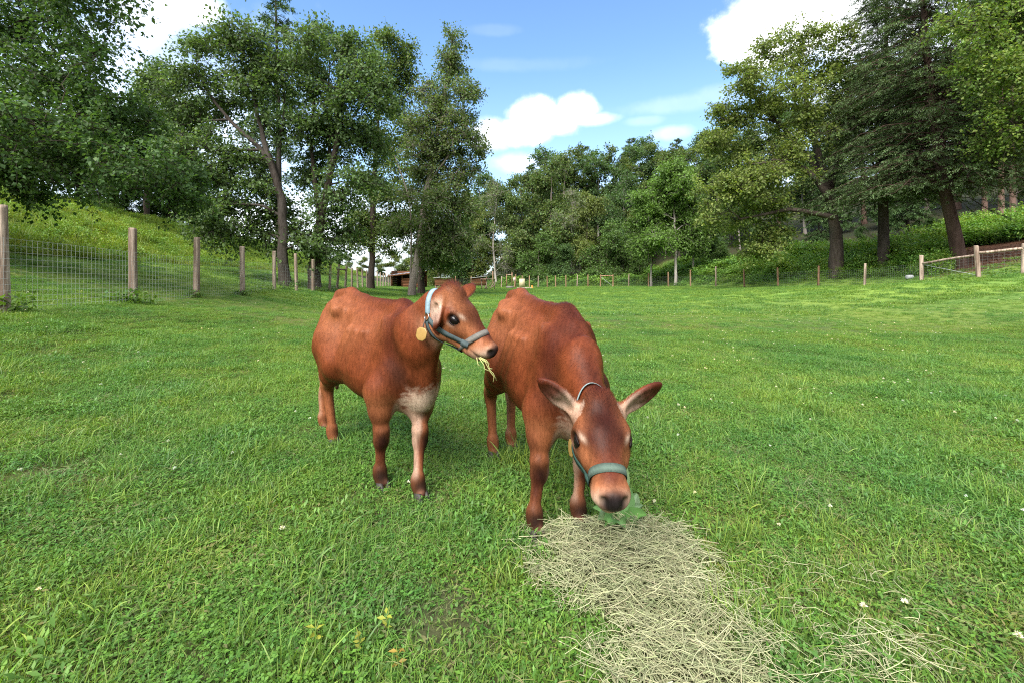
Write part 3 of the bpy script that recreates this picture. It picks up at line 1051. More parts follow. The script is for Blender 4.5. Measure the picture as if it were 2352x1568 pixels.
        wq = self.bris * np.exp(-(np.linalg.norm((V - np.array([.245, 0, .475])) / np.array([.125, .118, .092]), axis=1) / edge) ** 6)
        C = C + (CREAM - C) * wq[:, None]
        spot((.22, 0, .415), (.06, .05, .022), DARKRED, .8)
        hb, ht = self.H(.03, 0, -.20), self.H(-.05, 0, -.05)
        for f_ in np.linspace(0, 1, 9):
            spot(hb * (1 - f_) + np.array([.20, 0, .55]) * f_, (.05, .045, .05), TAN * 1.15, .45)
            spot(ht * (1 - f_) + np.array([.0, 0, .97]) * f_ + np.array([0, 0, .03]), (.06, .035, .05), DARKRED, self.crest)
        # between the fore legs and inner limbs
        for k, ((kn, fe), ft) in enumerate(zip(self.joints, self.feet)):
            q = -1 if k % 2 == 0 else 1
            u = np.clip((V[:, 2] - fe[2]) / (kn[2] - fe[2]), 0, 2.2)[:, None]
            axis_ = fe + (kn - fe) * u
            rx, ry = V[:, 0] - axis_[:, 0], V[:, 1] - axis_[:, 1]
            legm = smoothstep(.60, .46, V[:, 2]) * smoothstep(.13, .085, np.hypot(rx, ry))
            C = C + (TAN * .85 - C) * (legm * .8)[:, None]
            inn = smoothstep(.006, .034, -ry * q - rx * .15) * legm * smoothstep(.10, .16, V[:, 2])
            C = C + (CREAM * .8 - C) * (inn * (.6 if k < 2 else .35))[:, None]
            if k < 2:
                spot(kn + (.040, q * .010, -.026), (.056, .044, .066), DARK, .98, pw=3.0)
                spot(kn + (.0, q * .035, .10), (.05, .05, .10), DARKRED, .55)
                spot((kn + fe) / 2 + (.022, q * .015, .0), (.032, .035, .10), DARKRED * .8, .8)
                spot(fe + (.020, q * .002, -.012), (.066, .058, .060), DARK, .97, pw=3.0)
                spot(fe + (-.03, 0, -.01), (.03, .04, .035), DARK, .8)
            else:
                spot(kn + (-.03, 0, .03), (.03, .04, .05), DARKRED, .4)
                spot(fe + (.02, 0, -.005), (.04, .04, .035), DARK, .5)
                spot(fe + (-.03, 0, -.01), (.03, .04, .035), DARK, .8)
            spot((ft[0] + .022, ft[1] - q * .012, .058), (.026, .016, .018), PINKISH, .7)
            spot((ft[0] + .01, ft[1], .048), (.07, .06, .014), DARK, .85)
        # head
        on = (smoothstep(-.02, .04, hh[:, 0]) * smoothstep(.50, .46, hh[:, 0]) * smoothstep(.16, .13, np.abs(hh[:, 1])) * smoothstep(-.28, -.22, hh[:, 2]))[:, None]
        C0 = C.copy()
        C[:] = C + (TAN * 1.08 - C) * on
        def hs(c, r, col, a, both=False, pw=2.0):
            spot(c, r, col, a, hh, both, pw)
        hs((.08, 0, 0), (.16, .085, .075), RUST * .55, self.fore * .97)
        hs((.14, 0, .0), (.19, .070, .09), DARKRED * .6, self.fore * .99, pw=2.8)
        hs((.20, .05, -.02), (.05, .03, .03), DARKRED * .8, self.fore * .8, True)
        hs((.02, 0, .03), (.05, .06, .05), DARKRED * 1.2, .7)
        hs((.25, 0, -.04), (.070, .05, .04), DARKRED * .9, .8)
        hs((.205, .072, -.115), (.055, .03, .04), DARKRED, .6, True)
        hs((.300, 0, -.05), (.05, .05, .03), RUST * .7, .7)
        hs((.150, .098, -.048), (.040, .03, .030), RUST * .6, .55, True)
        hs((.125, .10, -.055), (.03, .03, .035), DARKRED, .35, True)
        hs((.189, .084, -.036), (.024, .016, .009), CREAM, .9, True)
        hs((.169, .100, -.052), (.036, .012, .010), DARK, .95, True)
        hs((.160, .096, -.100), (.028, .022, .010), CREAM * .85, .55, True)
        hs((.163, .103, -.072), (.045, .03, .034), DARK * .5, .98, True, 4.0)
        hs((.384, 0, -.112), (.026, .085, .046), CREAM, .92, pw=3)
        hs((.355, .06, -.125), (.030, .03, .03), CREAM, .45, True)
        hs((.325, 0, -.045), (.050, .045, .032), DARKRED * 1.6, .8)
        hs((.345, 0, -.165), (.05, .06, .03), CREAM, .8)
        hs((.11, 0, -.225), (.12, .06, .05), CREAM * .9, .75)
        hs((.406, 0, -.088), (.035, .056, .046), np.array([.009, .008, .009]), .99, pw=6.0)
        hs((.350, .05, -.142), (.05, .03, .006), DARK, .7, True)
        hs((.395, 0, -.141), (.03, .05, .006), DARK, .8)
        for q, (d, face, ln, wd) in zip((-1, 1), self.ears):
            d = np.asarray(d, float); d /= np.linalg.norm(d)
            f = np.asarray(face, float); f = f - d * (f @ d); f /= np.linalg.norm(f)
            root = np.array([self.ear_x, q * .082, -.055])
            rel = hh - root
            u = rel @ d / ln; out = rel @ f
            m = smoothstep(.16, .26, u) * (np.linalg.norm(rel - d * (u * ln)[:, None], axis=1) < wd * .8) * (u < 1.2) * (np.abs(out) < .04)
            C = C + (RUST * .95 - C) * (m * .9)[:, None]
            inner = m * smoothstep(.0, .004, out + .002) * smoothstep(1.0, .75, u)
            C = C + (self.ear_in - C) * (inner * .8)[:, None]
            C = C + (DARKRED - C) * (m * smoothstep(.65, 1.0, u) * .8)[:, None]
            rootm = smoothstep(.45, .1, np.abs(u - .22)) * (np.linalg.norm(rel - d * (u * ln)[:, None], axis=1) < wd * .75) * smoothstep(-.004, .006, out)
            C = C + (CREAM - C) * (rootm * .55)[:, None]
        # mottled coat
        n1 = vnoise(V[:, 0] * 1.0 + V[:, 2] * .6, V[:, 1] + V[:, 2], .16, 71, 3)
        n2 = vnoise(V[:, 0] + V[:, 1], V[:, 2] * .35, .035, 72, 2)
        C = C * (.88 + .22 * n1)[:, None] * (.88 + .24 * n2)[:, None]
        return np.clip(C, .003, .9)

    def build(self, label, bris, fore, ears, ear_in, thr=1.0, nape=-.10, ear_x=.030, elb=0.0, crest=.3, nk=1.0, shl=1.0):
        self.crest, self.nk, self.shl = crest, nk, shl
        self.elb = elb
        self.ear_x = ear_x
        self.thr, self.nape = thr, nape
        self.bris, self.fore, self.ears, self.ear_in = bris, fore, ears, np.asarray(ear_in)
        pts = np.array([self.H(.44, 0, -.1), self.H(0, .27, 0), self.H(0, -.27, 0), self.H(.1, .12, -.28), self.H(-.1, 0, .1)] + self.feet)
        lo = np.minimum(pts.min(0) - .06, [-.95, -.30, -.02]); hi = np.maximum(pts.max(0) + .06, [.34, .30, 1.10])
        F = Field(lo, hi, self.h)
        self.body_shapes(F); self.legs(F); self.neck(F); self.head(F, ears)
        V, Q = F.skin()
        col = self.paint(V)
        me = new_mesh('calf', V, [Q], M_COAT, col, smooth=True)
        self.V, self.Q, self.col = V, Q, col
        o = obj('calf', me, None, self.o)
        o.rotation_euler = (0, 0, self.rz)
        tag(o, label, 'calf', 'brown calves')
        self.ob = o
        self.bvh = BVHTree.FromPolygons([tuple(v) for v in V.tolist()], Q.tolist())
        # eyes
        for q in (-1, 1):
            mb = MB()
            n, m = 20, 12
            th = np.linspace(0, np.pi, m); ph = np.linspace(0, 2 * np.pi, n, endpoint=False)
            S = np.stack([np.outer(np.sin(th), np.cos(ph)), np.outer(np.sin(th), np.sin(ph)), np.outer(np.cos(th), np.ones(n))], -1).reshape(-1, 3)
            c = np.array([.163, q * .0835, -.072])
            E = c + S * np.array([.0325, .0234, .0235])
            i = np.arange(m - 1)[:, None] * n; j = np.arange(n)[None]
            qd = np.stack([i + j, i + (j + 1) % n, i + n + (j + 1) % n, i + n + j], -1).reshape(-1, 4)
            mb.add((E * self.hs) @ self.HM.T + self.hp, qd, col=(.006, .004, .004))
            mb.build('eye', M_EYE, o, smooth=True)
            lid = MB()
            for sg in (1, -1):
                t_ = np.linspace(-1.15, 1.15, 13)
                pth = np.stack([.163 + .0335 * np.sin(t_), np.full(13, q * .0985) + q * -.010 * np.abs(np.sin(t_)) ** 2, -.072 + sg * (.0205 if sg > 0 else .0215) * np.cos(t_) ** .8], 1)
                lid.tube((pth * self.hs) @ self.HM.T + self.hp, np.interp(np.abs(t_), [0, 1.15], [.0052, .003]) * self.hs, 6, col=DARK * .8)
            lid.build('eyelid', M_COAT, o, smooth=True)
        # hooves: two claws each
        for k, ft in enumerate(self.feet):
            mb = MB()
            for q in (-1, 1):
                prof = [(0.0, .030, .021), (.02, .030, .021), (.045, .026, .018), (.060, .022, .015)]
                rings = []
                a = np.linspace(0, 2 * np.pi, 14, endpoint=False)
                for z, rl, rw in prof:
                    cx = ft[0] + .026 - z * .42
                    lx = np.cos(a) * rl * np.where(np.cos(a) > 0, 1.25, .9)
                    rings.append(np.stack([cx + lx, ft[1] + q * .0185 + np.sin(a) * rw * (1 - .25 * np.clip(np.cos(a), 0, 1)), np.full(14, z)], 1))
                Vh = np.concatenate(rings + [np.array([[ft[0] + .02, ft[1] + q * .0185, 0], [ft[0], ft[1] + q * .0185, .066]])])
                i = np.arange(3)[:, None] * 14; j = np.arange(14)[None]
                qd = np.stack([i + j, i + (j + 1) % 14, i + 14 + (j + 1) % 14, i + 14 + j], -1).reshape(-1, 4)
                tr = [[56, (b + 1) % 14, b] for b in range(14)] + [[57, 42 + b, 42 + (b + 1) % 14] for b in range(14)]
                mb.add(Vh, qd, tr, (.030, .024, .022))
            mb.build('hoof', M_HOOF, o, smooth=True)
        self.fur(o)
        return o

    def fur(self, o):
        """Short hairs lying along the coat."""
        rg = np.random.RandomState(5)
        V, Q = self.V, self.Q
        a, b_, c_, d_ = (V[Q[:, k]] for k in range(4))
        N = np.cross(c_ - a, d_ - b_)
        ar = np.linalg.norm(N, axis=1)
        Nn = N / np.maximum(ar, 1e-12)[:, None]
        vn = np.zeros_like(V)
        for k in range(4):
            for x_ in range(3):
                vn[:, x_] += np.bincount(Q[:, k], N[:, x_], len(V))
        vn /= np.linalg.norm(vn, axis=1)[:, None] + 1e-12
        if (np.einsum('ij,ij->i', vn, V - V.mean(0)) > 0).mean() < .5:
            vn = -vn
        hq = self.to_head((a + c_) / 2)
        inhead = (hq[:, 0] > -.02) & (hq[:, 0] < .45) & (np.abs(hq[:, 1]) < .14) & (hq[:, 2] > -.24)
        wgt = ar * (1 + .9 * inhead) * np.where(hq[:, 0] > .385, .02, 1)
        n = 150000
        f = rg.choice(len(Q), n, p=wgt / wgt.sum())
        u, v = rg.uniform(0, 1, (2, n, 1))
        p = (a[f] * (1 - u) + b_[f] * u) * (1 - v) + (d_[f] * (1 - u) + c_[f] * u) * v
        nm = (vn[Q[f]]).mean(1); nm /= np.linalg.norm(nm, axis=1)[:, None]
        ih = inhead[f]
        flow = np.tile(np.array([-.75, 0, -.8]), (n, 1))
        flow = np.where(ih[:, None], -self.HM[:, 0] + self.HM[:, 2] * .2 + np.sign(hq[f][:, 1:2]) * self.HM[:, 1] * .35, flow)
        flow = flow + rg.normal(0, .28, (n, 3))
        flow -= nm * np.einsum('ij,ij->i', flow, nm)[:, None]
        flow /= np.linalg.norm(flow, axis=1)[:, None] + 1e-9
        hp = hq[f]
        poll = np.exp(-((hp - np.array([.02, 0, .02])) ** 2 / np.array([.06, .06, .05]) ** 2).sum(1))
        crest = np.exp(-(p[:, 1] / .035) ** 2) * (p[:, 2] > .93) * (p[:, 0] > -.2)
        ln = rg.uniform(.007, .013, n) * (1 + 1.5 * poll + .6 * crest) * np.where(hp[:, 0] > .30, .5, 1)
        lift = rg.uniform(.05, .30, n) + .45 * poll + .3 * crest
        sd = np.cross(nm, flow)
        wd = rg.uniform(.0007, .0013, n)[:, None]
        tip = p + flow * (ln * np.cos(lift))[:, None] + nm * (ln * np.sin(lift))[:, None]
        HV = np.stack([p - sd * wd / 2 - nm * .0006, p + sd * wd / 2 - nm * .0006, tip], 1).reshape(-1, 3)
        gn = np.cross(HV[1::3] - HV[0::3], HV[2::3] - HV[0::3])
        bad = np.einsum('ij,ij->i', gn, nm) < 0
        T = np.arange(n * 3).reshape(-1, 3)
        T[bad] = T[bad][:, ::-1]
        cc = self.col[Q[f]].mean(1) * rg.uniform(.45, 1.65, (n, 1))
        HC = np.stack([cc * .85, cc * .85, cc * 1.15], 1).reshape(-1, 3)
        me = new_mesh('hair', HV, [T], M_HAIR, HC, smooth=True)
        me.normals_split_custom_set_from_vertices(np.repeat(nm, 3, 0).tolist())
        h = obj('hair', me, o)
        tag(h, kind='stuff')

    # ---- straps that follow the coat
    def snap(self, p, off=.003):
        h = self.bvh.find_nearest(Vector(p))
        n = np.array(h[1])
        return np.array(h[0]) + n * off, n

    def ring(self, centre, normal, width, off=.004, n=48, start=0.0, stop=2 * np.pi, far=.22):
        """Points where a plane loop meets the coat (head coordinates in, body coordinates out)."""
        c = self.H(*centre)
        nm = self.HM @ np.asarray(normal, float); nm /= np.linalg.norm(nm)
        e1 = self.HM @ np.array([0, 0, 1.0]); e1 = e1 - nm * (e1 @ nm); e1 /= np.linalg.norm(e1)
        e2 = np.cross(nm, e1)
        pts, nrm = [], []
        for a in np.linspace(start, stop, n):
            d = e1 * math.cos(a) + e2 * math.sin(a)
            h = self.bvh.ray_cast(Vector(c), Vector(d), far)
            if h[0] is None:
                pts.append(c + d * far * .5); nrm.append(d)
            else:
                pts.append(np.array(h[0])); nrm.append(d)
        pts = np.array(pts)
        # a taut strap bridges hollows
        for _ in range(3):
            if abs(stop - start - 2 * np.pi) < 1e-6:
                pts[:-1] = (np.roll(pts[:-1], 1, 0) + 2 * pts[:-1] + np.roll(pts[:-1], -1, 0)) / 4; pts[-1] = pts[0]
            else:
                pts[1:-1] = (pts[:-2] + 2 * pts[1:-1] + pts[2:]) / 4
        nrm = np.array(nrm)
        return pts + nrm * off, nrm, np.tile(nm, (n, 1))

    def path(self, ps, n=16, off=.005):
        """Points snapped to the coat along a path in body coordinates, with normals and side directions."""
        ps = np.asarray(ps)
        L = np.r_[0, np.cumsum(np.linalg.norm(np.diff(ps, axis=0), axis=1))]
        t = np.linspace(0, L[-1], n)
        q = np.stack([np.interp(t, L, ps[:, k]) for k in range(3)], 1)
        o = [self.snap(p, off) for p in q]
        pts = np.array([a for a, _ in o]); nr = np.array([b for _, b in o])
        for _ in range(2):
            pts[1:-1] = (pts[:-2] + 2 * pts[1:-1] + pts[2:]) / 4
            nr[1:-1] = (nr[:-2] + nr[1:-1] + nr[2:])
        nr /= np.linalg.norm(nr, axis=1)[:, None]
        tg = np.gradient(pts, axis=0)
        sd = np.cross(nr, tg); sd /= np.linalg.norm(sd, axis=1)[:, None]
        return pts, nr, sd

    def pick(self, px, py):
        """Where the view line through a picture position meets the coat (body coordinates)."""
        d = np.array([(px - MID_X) / LENS_PX, 1.0, -(py - HORIZON) / LENS_PX])
        o = self.Rw.T @ (np.array([0, 0, EYE]) - self.o); d = self.Rw.T @ d
        h = self.bvh.ray_cast(Vector(o), Vector(d).normalized())
        return None if h[0] is None else np.array(h[0])


def strap(mb, pts, nrm, side, width, thick=.0022, col=(.2, .25, .28)):
    """A woven strap with thickness."""
    n = len(pts)
    w2 = np.broadcast_to(np.asarray(width) / 2, (n,))[:, None]
    a = pts - side * w2; b_ = pts + side * w2
    V = np.concatenate([a, b_, b_ + nrm * thick, (pts + nrm * (thick + .0003)), a + nrm * thick])
    col = np.concatenate([np.tile(np.asarray(col) * k_, (n, 1)) * (1 + .07 * np.sin(np.arange(n) * 2.9 + k_ * 9))[:, None] for k_ in (.6, .6, .8, 1.15, .7)])
    i = np.arange(n - 1)
    q = []
    for r0, r1 in ((0, 1), (1, 2), (2, 3), (3, 4), (4, 0)):
        q.append(np.stack([r0 * n + i, r0 * n + i + 1, r1 * n + i + 1, r1 * n + i], 1))
    mb.add(V, np.concatenate(q), [[0, n, 2 * n], [0, 2 * n, 4 * n], [n - 1, 3 * n - 1, 2 * n - 1], [n - 1, 5 * n - 1, 3 * n - 1]], col)


m, t = make_mat('calf_coat')
M_COAT = m
at = t.n('ShaderNodeAttribute', attribute_name='Col')
tcx = t.n('ShaderNodeTexCoord')
v = t.vmath('MULTIPLY', tcx.outputs['Object'], (1, 1, .22)).outputs[0]
n1 = t.noise(v, 130, 3.0, 0.6, 0.6)
n2 = t.noise(tcx.outputs['Object'], 16, 4.0, 0.6)
c = t.mix(t.math('MULTIPLY', t.ramp(n1, .38, .66), .45), at.outputs[0], t.mix(1.0, at.outputs[0], (.58, .50, .46), 'MULTIPLY'))
c = t.mix(t.math('MULTIPLY', t.ramp(n2, .42, .66), .10), c, t.mix(1.0, c, (1.25, 1.2, 1.15), 'MULTIPLY'))
b = t.n('ShaderNodeBsdfPrincipled', i_0=c)
b.inputs['Roughness'].default_value = .46
b.inputs['Specular IOR Level'].default_value = .09
b.inputs['Sheen Weight'].default_value = .0
b.inputs['Sheen Roughness'].default_value = .4
t.put(b.inputs['Sheen Tint'], t.mix(.5, c, (1, .9, .85)))
bp = t.n('ShaderNodeBump'); bp.inputs['Strength'].default_value = .35; bp.inputs['Distance'].default_value = .004
t.put(bp.inputs['Height'], n1); t.put(b.inputs['Normal'], bp.outputs[0])
finish(t, b)
m, t = make_mat('calf_hair'); M_HAIR = m
at = t.n('ShaderNodeAttribute', attribute_name='Col')
b = t.n('ShaderNodeBsdfPrincipled', i_0=at.outputs[0])
b.inputs['Roughness'].default_value = .38
b.inputs['Specular IOR Level'].default_value = .085
finish(t, b)
m, t = make_mat('eye_surface'); M_EYE = m
b = t.n('ShaderNodeBsdfPrincipled', i_0=(.006, .004, .004)); b.inputs['Roughness'].default_value = .06; b.inputs['Specular IOR Level'].default_value = .22
finish(t, b)
M_HOOF = solid_mat('hoof_horn', .55, .3, 30, .35, .2, 120)
M_WEB = solid_mat('halter_webbing', .9, .1, 40, .35, .6, 420, bump_dist=.002, tint=(.6, .6, .58))
M_TAG = solid_mat('tag_plastic', .4, .4, 20, .2, .02, 60)
m, t = make_mat('ring_metal'); M_RING = m
b = t.n('ShaderNodeBsdfPrincipled', i_0=(.45, .42, .38)); b.inputs['Metallic'].default_value = 1; b.inputs['Roughness'].default_value = .3
finish(t, b)


def ground_pt(px, py, z=.02):
    Y = (EYE - z) * LENS_PX / (py - HORIZON)
    return np.array([(px - MID_X) / LENS_PX * Y, Y, 0.0])


# the calf that looks up, on the left
calf_a = Calf(origin=(-.615, 2.545), heading=R(-45),
              feet=[ground_pt(878, 1122), ground_pt(966, 1146), ground_pt(766, 1020), (-1.36, 3.30, 0)],
              knees=[.0, .0, 0.0, -.02],
              head_at=P(1031, 662, 2.20), head_x=(.675, -.293, -.575), head_up=(.50, -.22, .78), head_s=.92,
              neck_mid=P(952, 770, 2.32))
calf_a.build('brown calf with raised head in a pale blue halter, chewing a wisp of hay', .95, .55,
             [calf_a.wear((-.12, -.36, -.86), (-.88, -.45, .10), .135, .085), calf_a.wear((.42, .62, .50), (.45, .85, -.3), .155, .105)], (.36, .24, .19), 1.2, -.125, .045, -.028, .25)
# the calf that grazes, on the right
calf_b = Calf(origin=(.245, 2.15), heading=R(-72),
              feet=[ground_pt(1232, 1232), ground_pt(1333, 1208), ground_pt(1134, 1048), ground_pt(1176, 1033)],
              knees=[.0, .0, 0.0, 0.0],
              head_at=P(1374, 908, 1.66), head_x=(-.02, -.895, -.44), head_up=(0.02, -.44, .895), head_s=.94,
              neck_mid=P(1328, 850, 1.92))
calf_b.build('brown calf with lowered head and spread ears, grazing at the hay in a green halter', .55, .98,
             [calf_b.wear((-.72, -.02, .62), (-.45, -.75, -.45), .185, .100), calf_b.wear((.76, .02, .52), (.35, -.72, -.5), .19, .100)], (.08, .032, .024), .6, crest=.75, nk=.92, shl=.72)

# ------------------------------------------------------------------ halters
def halter(cf, label, neck_col, strap_col, nose_col, tag_side, tag_turn, lay=(.80, 0, .60)):
    root = thing('halter', label, 'halter', cf.o, cf.rz, 'woven halters on the calves')
    s = cf.hs

    def part(name, fn, mat=M_WEB):
        mb = MB(); fn(mb)
        return mb.build(name, mat, root)
    W = .030 * s
    # noseband round the muzzle
    pts, nr, sd = cf.ring((.290, 0, -.088), (.93, 0, -.36), W, .003)
    part('noseband', lambda mb: strap(mb, pts, nr, sd, W, col=nose_col))
    # neck strap from ring to ring behind the ears
    pts2, nr2, sd2 = cf.ring((-.016, 0, -.108), lay, W, .004, 40, -2.2, 2.2, .20)
    part('neck_strap', lambda mb: strap(mb, pts2, nr2, sd2, W, col=neck_col))
    ends = [pts2[-1], pts2[0]]
    for q in (1, -1):
        e = min(ends, key=lambda p_: -q * cf.to_head(p_[None])[0][1])
        rc = e + cf.HM @ np.array([.012, q * .004, -.012]) * s
        joint = cf.H(.272, q * .060, -.135)
        pth = cf.path([rc + cf.HM @ np.array([.016, 0, .0]) * s, cf.H(.17, q * .09, -.155), joint], 14, .004)
        part('cheek_strap', lambda mb: strap(mb, *pth, W * .95, col=strap_col))
        pth2 = cf.path([rc + cf.HM @ np.array([.006, 0, -.018]) * s, cf.H(.150, q * .065, -.225), cf.H(.205, q * .035, -.215), cf.H(.272, q * .012, -.180)], 14, .006)
        part('chin_strap', lambda mb: strap(mb, *pth2, W * .9, col=np.asarray(strap_col) * .8))
        # loop where the straps cross
        c, nn = cf.snap(joint, .0075)
        tg = cf.HM @ np.array([.9, 0, .2]); sdv = np.cross(nn, tg); sdv /= np.linalg.norm(sdv); tg = np.cross(sdv, nn)
        part('keeper', lambda mb: strap(mb, np.array([c - tg * .018, c, c + tg * .018]), np.array([nn] * 3), np.array([sdv] * 3), W * 1.12, .003, np.asarray(strap_col) * 1.1))
        # metal ring
        c, nn = cf.snap(rc, .009)
        u = np.cross(nn, [0, 0, 1.0]); u /= np.linalg.norm(u); v_ = np.cross(nn, u)
        a = np.linspace(0, 2 * np.pi, 25)
        part('ring', lambda mb: mb.tube(c + (np.cos(a)[:, None] * u + np.sin(a)[:, None] * v_) * .0175 * s, .0024, 6, caps=False), M_RING)
        if q == tag_side:
            # eight-cornered yellow tag hanging behind the ring
            cd = c + cf.HM @ np.array(tag_turn[0]) * s
            nn2 = cf.HM @ np.array(tag_turn[2]); nn2 /= np.linalg.norm(nn2)
            u2 = cf.HM @ np.array(tag_turn[1]); u2 = u2 - nn2 * (u2 @ nn2); u2 /= np.linalg.norm(u2); v2 = np.cross(nn2, u2)
            pol = 1.0 * np.array([(-.030, -.016), (-.030, .016), (-.016, .030), (.016, .030), (.032, .014), (.032, -.014), (.016, -.030), (-.016, -.030)])
            base = cd + pol[:, :1] * u2 + pol[:, 1:] * v2
            top_ = base + nn2 * .0035
            Vt = np.concatenate([base, top_, (top_ - top_.mean(0)) * .86 + top_.mean(0) + nn2 * .0008])
            i = np.arange(8); j = (i + 1) % 8
            mb = MB()
            mb.add(Vt, np.concatenate([np.stack([i, j, j + 8, i + 8], 1), np.stack([i + 8, j + 8, j + 16, i + 16], 1)]),
                   [[16, 16 + k, 17 + k] for k in range(1, 7)] + [[0, k + 1, k] for k in range(1, 7)], (.30, .185, .055))
            mb.build('tag', M_TAG, root)
            part('snap_hook', lambda mb: mb.tube([c + nn * .004, (c + cd) / 2 + nn * .004, cd], [.004, .003, .003], 6, col=(.06, .05, .045)), M_PLASTIC)
    return root


halter(calf_a, 'pale blue halter with a yellow tag on the calf that looks up', (.22, .31, .36), (.075, .100, .105), (.16, .15, .135), -1,
       ((.040, -.020, -.078), (.5, 0, -.86), (-.12, -1, .05)))
halter(calf_b, 'green halter with a plain noseband on the grazing calf', (.26, .33, .33), (.040, .085, .070), (.085, .120, .098), -1,
       ((.03, -.01, -.055), (.6, 0, -.8), (.15, -1, .1)), (.79, 0, .61))

# wisp of hay held in the mouth
lip = calf_a.wld(calf_a.H(.368, -.046, -.143))
root = thing('hay_wisp', 'thin wisp of dry hay hanging from the mouth of the raised head', 'hay', lip)
for pp in ([(-.01, 0), (-.004, .03), (.004, .038)], [(0, 0), (.030, .018), (.045, .048), (.066, .07), (.082, .105)], [(.01, 0), (.042, .022), (.052, .062), (.070, .085), (.066, .110)], [(.0, .0), (.024, .032), (.028, .050), (.055, .062)],
           [(.005, -.002), (.035, .010), (.050, .03)], [(.045, .048), (.062, .05)]):
    mb = MB()
    q = np.array([(a_, -.012 - .01 * math.sin(40 * a_), -b_) for a_, b_ in pp])
    mb.tube(q, .0021, 5, col=(.40, .40, .16))
    mb.build('hay_stalk', M_HAY, root)

# ------------------------------------------------------------------ trees
L_MID = np.array([.093, .148, .042]); L_DARK = np.array([.054, .108, .034]); L_YEL = np.array([.185, .215, .050]); L_BLUE = np.array([.074, .135, .056]); L_BRIGHT = np.array([.120, .215, .042]); L_OLIVE = np.array([.140, .162, .050]); L_GREY = np.array([.125, .165, .088])
BARK_GREY = np.array([.17, .145, .125]); BARK_DARK = np.array([.060, .048, .040]); BARK_PALE = np.array([.36, .33, .30]); BARK_RED = np.array([.135, .088, .070])


def tubes(PT, RD, n=5):
    """Many limbs at once. PT (B, m, 3), RD (B, m)."""
    B, m, _ = PT.shape
    tan = np.gradient(PT, axis=1)
    tan /= np.linalg.norm(tan, axis=2, keepdims=True) + 1e-9
    ref = np.where(np.abs(tan[:, :1, 2:3]) < .9, np.array([0, 0, 1.0]), np.array([1.0, 0, 0]))
    s = np.cross(tan, np.broadcast_to(ref, tan.shape)); s /= np.linalg.norm(s, axis=2, keepdims=True) + 1e-9
    u = np.cross(s, tan)
    a = np.linspace(0, 2 * np.pi, n, endpoint=False)
    V = PT[:, :, None] + RD[:, :, None, None] * (np.cos(a)[None, None, :, None] * s[:, :, None] + np.sin(a)[None, None, :, None] * u[:, :, None])
    i = (np.arange(B) * m * n)[:, None, None] + (np.arange(m - 1) * n)[None, :, None]
    j = np.arange(n)[None, None]
    q = np.stack([i + j, i + (j + 1) % n, i + n + (j + 1) % n, i + n + j], -1).reshape(-1, 4)
    return V.reshape(-1, 3), q


def curve(p, m):
    """Resample a polyline smoothly to m points."""
    p = np.asarray(p, float)
    L = np.r_[0, np.cumsum(np.linalg.norm(np.diff(p, axis=0), axis=1))]
    t = np.linspace(0, L[-1], 60)
    q = np.stack([np.interp(t, L, p[:, k]) for k in range(3)], 1)
    for _ in range(12):
        q[1:-1] = (q[:-2] + 2 * q[1:-1] + q[2:]) / 4
    return q[np.linspace(0, 59, m).round().astype(int)]


def leaf_cloud(rg, p, d, size, ratio, palette, shade, up=.8):
    """Folded diamond leaves at points p pointing along d."""
    n = len(p)
    d = d / (np.linalg.norm(d, axis=1, keepdims=True) + 1e-9)
    nr = rg.normal(0, .55, (n, 3)) + np.array([0, 0, up])
    sd = np.cross(d, nr); sd /= np.linalg.norm(sd, axis=1, keepdims=True) + 1e-9
    nr = np.cross(sd, d)
    L = (rg.uniform(.65, 1.25, n) * size)[:, None]
    Wd = L * ratio * .5
    mid = p + d * L * .48
    V = np.stack([p, mid - sd * Wd + nr * Wd * .35, p + d * L - nr * L * .10, mid + sd * Wd + nr * Wd * .35], 1)
    pal = np.asarray(palette)
    c = (rg.dirichlet(np.ones(len(pal)) * .7, n) @ pal) * shade[:, None] * rg.uniform(.75, 1.28, (n, 1))
    C = np.repeat(c[:, None], 4, 1)
    T = (np.arange(n)[:, None, None] * 4 + np.array([[0, 2, 1], [0, 3, 2]])[None]).reshape(-1, 3)
    return V.reshape(-1, 3), T, C.reshape(-1, 3)


